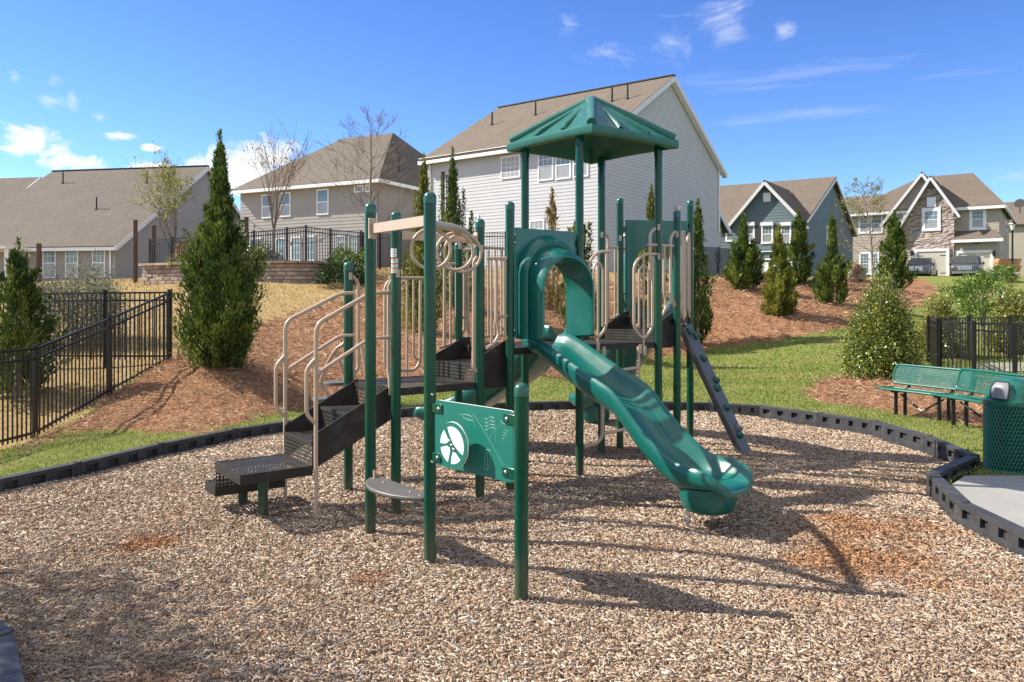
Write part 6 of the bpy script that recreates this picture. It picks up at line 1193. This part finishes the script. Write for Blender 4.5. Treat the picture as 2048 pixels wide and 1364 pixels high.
g = at(2014, 547, 60); z0 = g.z; lp_ = tag(None or (lambda: (lambda m_: [m_.box(-1.0, 1.0, -.25, .25, k * .17, k * .17 + .15, Matrix.Translation((g.x + (k % 3 - 1) * .06, g.y, z0 + .1)) @ Matrix.Rotation(.2 + (k % 2) * .03, 4, 'Z')) for k in range(6)] and m_)(MB()))().build('planter_box', mat('cedar_boards', (.42, .22, .1), .8, .3, 6), loc=(g.x, g.y, z0)), 'stepped cedar timber planter beside the street lamp', 'planter')
def wpost(label, px, y0, y1, Y, w=.13, extra=False):
    b, t = at(px, y1, Y), at(px, y0, Y); z0 = min(b.z, tz(b.x, b.y)); mb = MB(); mb.box(b.x - w / 2, b.x + w / 2, b.y - w / 2, b.y + w / 2, z0 - .2, t.z); mb.box(b.x - w / 2 - .01, b.x + w / 2 + .01, b.y - w / 2 - .01, b.y + w / 2 + .01, t.z - .02, t.z + .03)
    return tag(mb.build('wooden_post', M['wood'], loc=(b.x, b.y, z0), bevel=.01), label, 'post', 'dark wooden posts on the terrace')
wpost('tallest dark wooden post, at the corner of the taupe house', 271, 441, 553, 33); wpost('dark wooden post just inside the left end of the terrace fence', 308, 452, 530, 32); wpost('dark wooden post by the fence right of the big conifer', 493, 436, 500, 31); wpost('reddish wooden post beside the porch of the taupe house', 78, 488, 560, 46, .2)
wpost('dark wooden post in front of the pale house wall', 886, 345, 600, 30.5, .13)
mb = MB(); o = at(888, 352, 30.3)
tr = thing('trellis', 'dark metal trellis bracket hung on the post by the pale house', 'trellis', tuple(o))
for x in (893, 899): mb.tube([at(x, 350 if x == 893 else 353, 30.4), at(x, 455, 30.4)], .02, 6)
for y in (352, 363, 374, 396, 420): mb.tube([at(886, y, 30.4), at(903, y - 1, 30.4)], .018, 6)
mb.build('lattice', M['pipe'], tr)
g = at(357, 717, 15.2); z0 = tz(g.x, g.y); mb = MB(); mb.box(g.x - .02, g.x + .02, g.y - .012, g.y + .012, z0 - .05, z0 + .3); tag(mb.build('survey_stake', mat('stake_wood', (.5, .36, .2), .8), loc=(g.x, g.y, z0)), 'short pale wooden stake beside the fence corner post', 'stake')
rd = random.Random(5); mb = MB()
for k in range(14): p = Vector((g.x - .12 + rd.uniform(-.08, .06), g.y - .1 + rd.uniform(-.08, .08), z0 + .02)); q = p + Vector((rd.uniform(-.1, .1), rd.uniform(-.05, .05), rd.uniform(0, .04))); mb.beam(p, q, .03, .004)
tag(mb.build('marking_tape', mat('red_tape', (.65, .04, .02), .5), loc=(g.x, g.y, z0)), 'scrap of red marking tape on the soil by the stake', 'tape')
# string lights
sl_ = thing('string_lights', 'string of small bulbs sagging from the dark post by the grey house', 'lights', tuple(at(495, 438, 31))); a, b = at(495, 438, 31), at(660, 470, 40); cps = [a.lerp(b, t) - Vector((0, 0, 1.2 * 4 * t * (1 - t) * .55)) for t in np.linspace(0, 1, 16)]; mb = MB(); mb.tube(cps, .012, 4); mb.build('cable', M['pipe'], sl_)
for p in cps[1:-1:2]: mb = MB(); mb.lathe(p - Vector((0, 0, .1)), [(.01, -.05), (.035, 0), (.02, .06), (.015, .1)], 8); mb.build('bulb', M['cglass'], sl_)
# ------------------------------------------------------------------ trees and shrubs
D_, M_, Yl = LM['dark'], LM['mid'], LM['yel']
conifer('large dense dark green conifer on the straw bed beside the fence corner', 440, 735, 262, 14.5, 76, [(0, .42), (.08, .75), (.2, .97), (.32, 1.0), (.45, .9), (.54, .72), (.61, .52), (.69, .33), (.78, .2), (.9, .1), (1, .02)], D_, 420, 130, .075, 3, spires=((-.3, .6, .12), (.35, .58, .12), (.2, .7, .1)))
conifer('loose feathery conifer behind the fence at the left edge', 36, 800, 478, 14.3, 72, [(0, .7), (.15, .95), (.35, 1), (.55, .88), (.75, .58), (.9, .25), (1, .05)], M_, 170, 70, .085, 5)
conifer('narrow bright conifer between the two tallest front posts', 848, 690, 310, 19.5, 46, [(0, .8), (.15, 1), (.4, .9), (.55, .55), (.7, .26), (.85, .14), (1, .03)], Yl, 170, 90, .09, 7, spires=((-.35, .8, .2), (.3, .7, .18)))
conifer('many-spired dark conifer against the pale house wall', 905, 606, 296, 25, 50, [(0, .8), (.2, 1), (.45, .85), (.55, .5), (.7, .2), (.85, .12), (1, .03)], M_, 150, 80, .1, 9, spires=((-.42, .82, .16), (.45, .74, .18), (.75, .6, .15)))
conifer('thin bronze-tipped conifer above the front slide hood', 1105, 600, 378, 27, 34, SLIM, LM['catkin'], 60, 50, .12, 11)
conifer('conifer seen through the arch of the front slide hood', 1158, 640, 405, 23.5, 42, SLIM, Yl, 110, 70, .12, 13, spires=((.5, .86, .16), (-.45, .82, .14)))
conifer('thin-topped conifer behind the rear slide hood', 1303, 612, 372, 26.5, 36, [(0, .8), (.2, 1), (.45, .95), (.6, .75), (.72, .3), (1, .04)], Yl, 80, 70, .13, 15)
conifer('conifer directly right of the rear playground posts', 1396, 628, 400, 26.5, 30, [(0, .6), (.2, 1), (.5, .9), (.75, .5), (1, .05)], M_, 80, 75, .13, 17)
conifer('two-lobed dark conifer below the blue house windows', 1487, 583, 430, 33, 40, BALL, D_, 110, 75, .16, 19, spires=((-.5, .62, .2), (.5, .66, .2)))
conifer('yellow green conifer standing lowest on the straw slope', 1558, 633, 452, 28, 38, [(0, .55), (.1, .85), (.3, 1), (.5, .75), (.65, .45), (.8, .28), (1, .04)], Yl, 120, 80, .14, 21)
conifer('slender near-black conifer in front of the blue house corner', 1597, 575, 422, 36, 27, SLIM, D_, 90, 75, .16, 23, spires=((.45, .85, .22),))
conifer('dark conifer with a sharp bright tip below the blue side wall', 1664, 612, 435, 31, 36, BALL, D_, 110, 75, .15, 25, spires=((.1, .96, .16),))
conifer('tall dark twin-topped conifer in front of the parked cars', 1789, 586, 425, 37, 32, [(0, .7), (.2, 1), (.45, .95), (.65, .6), (.85, .25), (1, .04)], D_, 120, 75, .17, 27, spires=((-.3, .92, .2), (.5, .75, .2)))
S = shrub
def sh(name, label, cat, px, py, Y, *a, **k): g = at(px, py, Y); return S(name, label, cat, (g.x, g.y), tz(g.x, g.y), *a, **k)
sh('holly_bush', 'big pyramid-shaped holly behind the left green bench', 'bush', 1763, 757, 17.5, .82, 2.36, LM['holly'], 34000, .062, 31, 'hollies beyond the benches', 'cone', stems=8)
sh('holly_bush', 'yellowish holly between the big holly and the lawn slope', 'bush', 1880, 712, 22.5, .62, 2.1, LM['hollyy'], 9000, .08, 33, 'hollies beyond the benches', 'cone')
sh('holly_bush', 'yellow holly behind the pool fence at the right edge', 'bush', 2022, 730, 23.5, .72, 2.3, LM['hollyy'], 9000, .08, 35, 'hollies beyond the benches', 'cone')
sh('small_tree', 'small round-crowned green tree with a pale trunk behind the pool fence', 'tree', 1966, 692, 25, .85, 1.5, LM['leafy'], 3000, .1, 37, None, 'egg', stems=9, trunk=.85)
sh('shrub', 'bright green shrub on the lawn edge beside the street lamp', 'shrub', 2000, 556, 50, .9, .9, LM['leafy'], 1500, .16, 39, None)
sh('shrub', 'bright green shrub in front of the silver car', 'shrub', 1968, 560, 47, .7, .85, LM['leafy'], 1100, .15, 40, None)
sh('shrub', 'wide silvery grey shrub behind the left fence', 'shrub', 152, 705, 18.5, 1.1, 1.75, LM['grey'], 15000, .08, 41, None, 'loose', stems=16, ratio=.3)
sh('shrub', 'low dark green shrub spilling over the end of the retaining wall', 'shrub', 684, 556, 28.3, .95, .75, LM['dark'], 3000, .11, 43, None)
sh('shrub', 'light green shrub above the retaining wall end', 'shrub', 700, 540, 29.6, .75, 1.15, LM['leafy'], 1800, .11, 45, None)
for px, py, Y, lab, mt, sd in ((502, 520, 30.5, 'yellow green shrub on the terrace by the dark post', 'hollyy', 47), (385, 535, 31, 'pinkish shrub on the terrace left of the big conifer', 'pink', 49), (530, 522, 32, 'grey green shrub inside the terrace fence', 'grey', 51)):
    g = at(px, py, Y); S('shrub', lab, 'shrub', (g.x, g.y), zt, .7, 1.0, LM[mt], 1700, .1, sd)
g = at(352, 541, 30.4); S('shrub', 'small lime green shrub on the terrace edge', 'shrub', (g.x, g.y), zt, .35, .45, LM['bud'], 500, .09, 53)
sh('shrub', 'sparse reddish shrub beside the green utility box', 'shrub', 1700, 553, 49, .7, 1.5, LM['pink'], 900, .15, 55, None, 'loose', stems=9)
g = at(345, 500, 33); bare_tree('budding_tree', 'multi-stemmed tree with yellow green buds left of the big conifer', (g.x, g.y), zt, 4.3, 61, LM['bud'], 1600, .11, multi=5, r0=.05, depth=5, spread=.5)
g = at(548, 530, 31); bare_tree('bare_tree', 'bare spreading tree in front of the white cloud', (g.x, g.y), zt, 4.7, 64, LM['catkin'], 330, .1, multi=6, r0=.055, depth=5, spread=.5, up=.6, fork=.3)
g = at(731, 548, 29.5); bare_tree('bare_tree', 'bare upright tree with one straight leader before the grey roof', (g.x, g.y), tz(g.x, g.y), 6.0, 67, LM['catkin'], 260, .07, r0=.085, first=.3, spread=.62)
g = at(1745, 556, 47); bare_tree('feathery_tree', 'thin tawny-leaved tree in front of the tan house windows', (g.x, g.y), tz(g.x, g.y), 6.2, 69, LM['bud'], 2600, .1, r0=.08, first=.22, spread=.6)
# leafy trees standing just outside the left edge; their broken shade lies on the chips
for k, (x, y, tr_h, rx_, rz_, n_) in enumerate(((-8.7, 4.75, 3.0, 2.0, 3.4, 7200), (-7.9, 3.3, 2.4, 1.7, 3.2, 6000))):
    S('leafy_tree', ('taller leafy tree beyond the border, outside the left edge', 'shorter leafy tree near the border corner, outside the left edge')[k], 'tree', (x, y), tz(x, y), rx_, rz_, LM['leafy'], n_, .12, 90 + k, None, 'egg', stems=12, trunk=tr_h, gap=1.2)
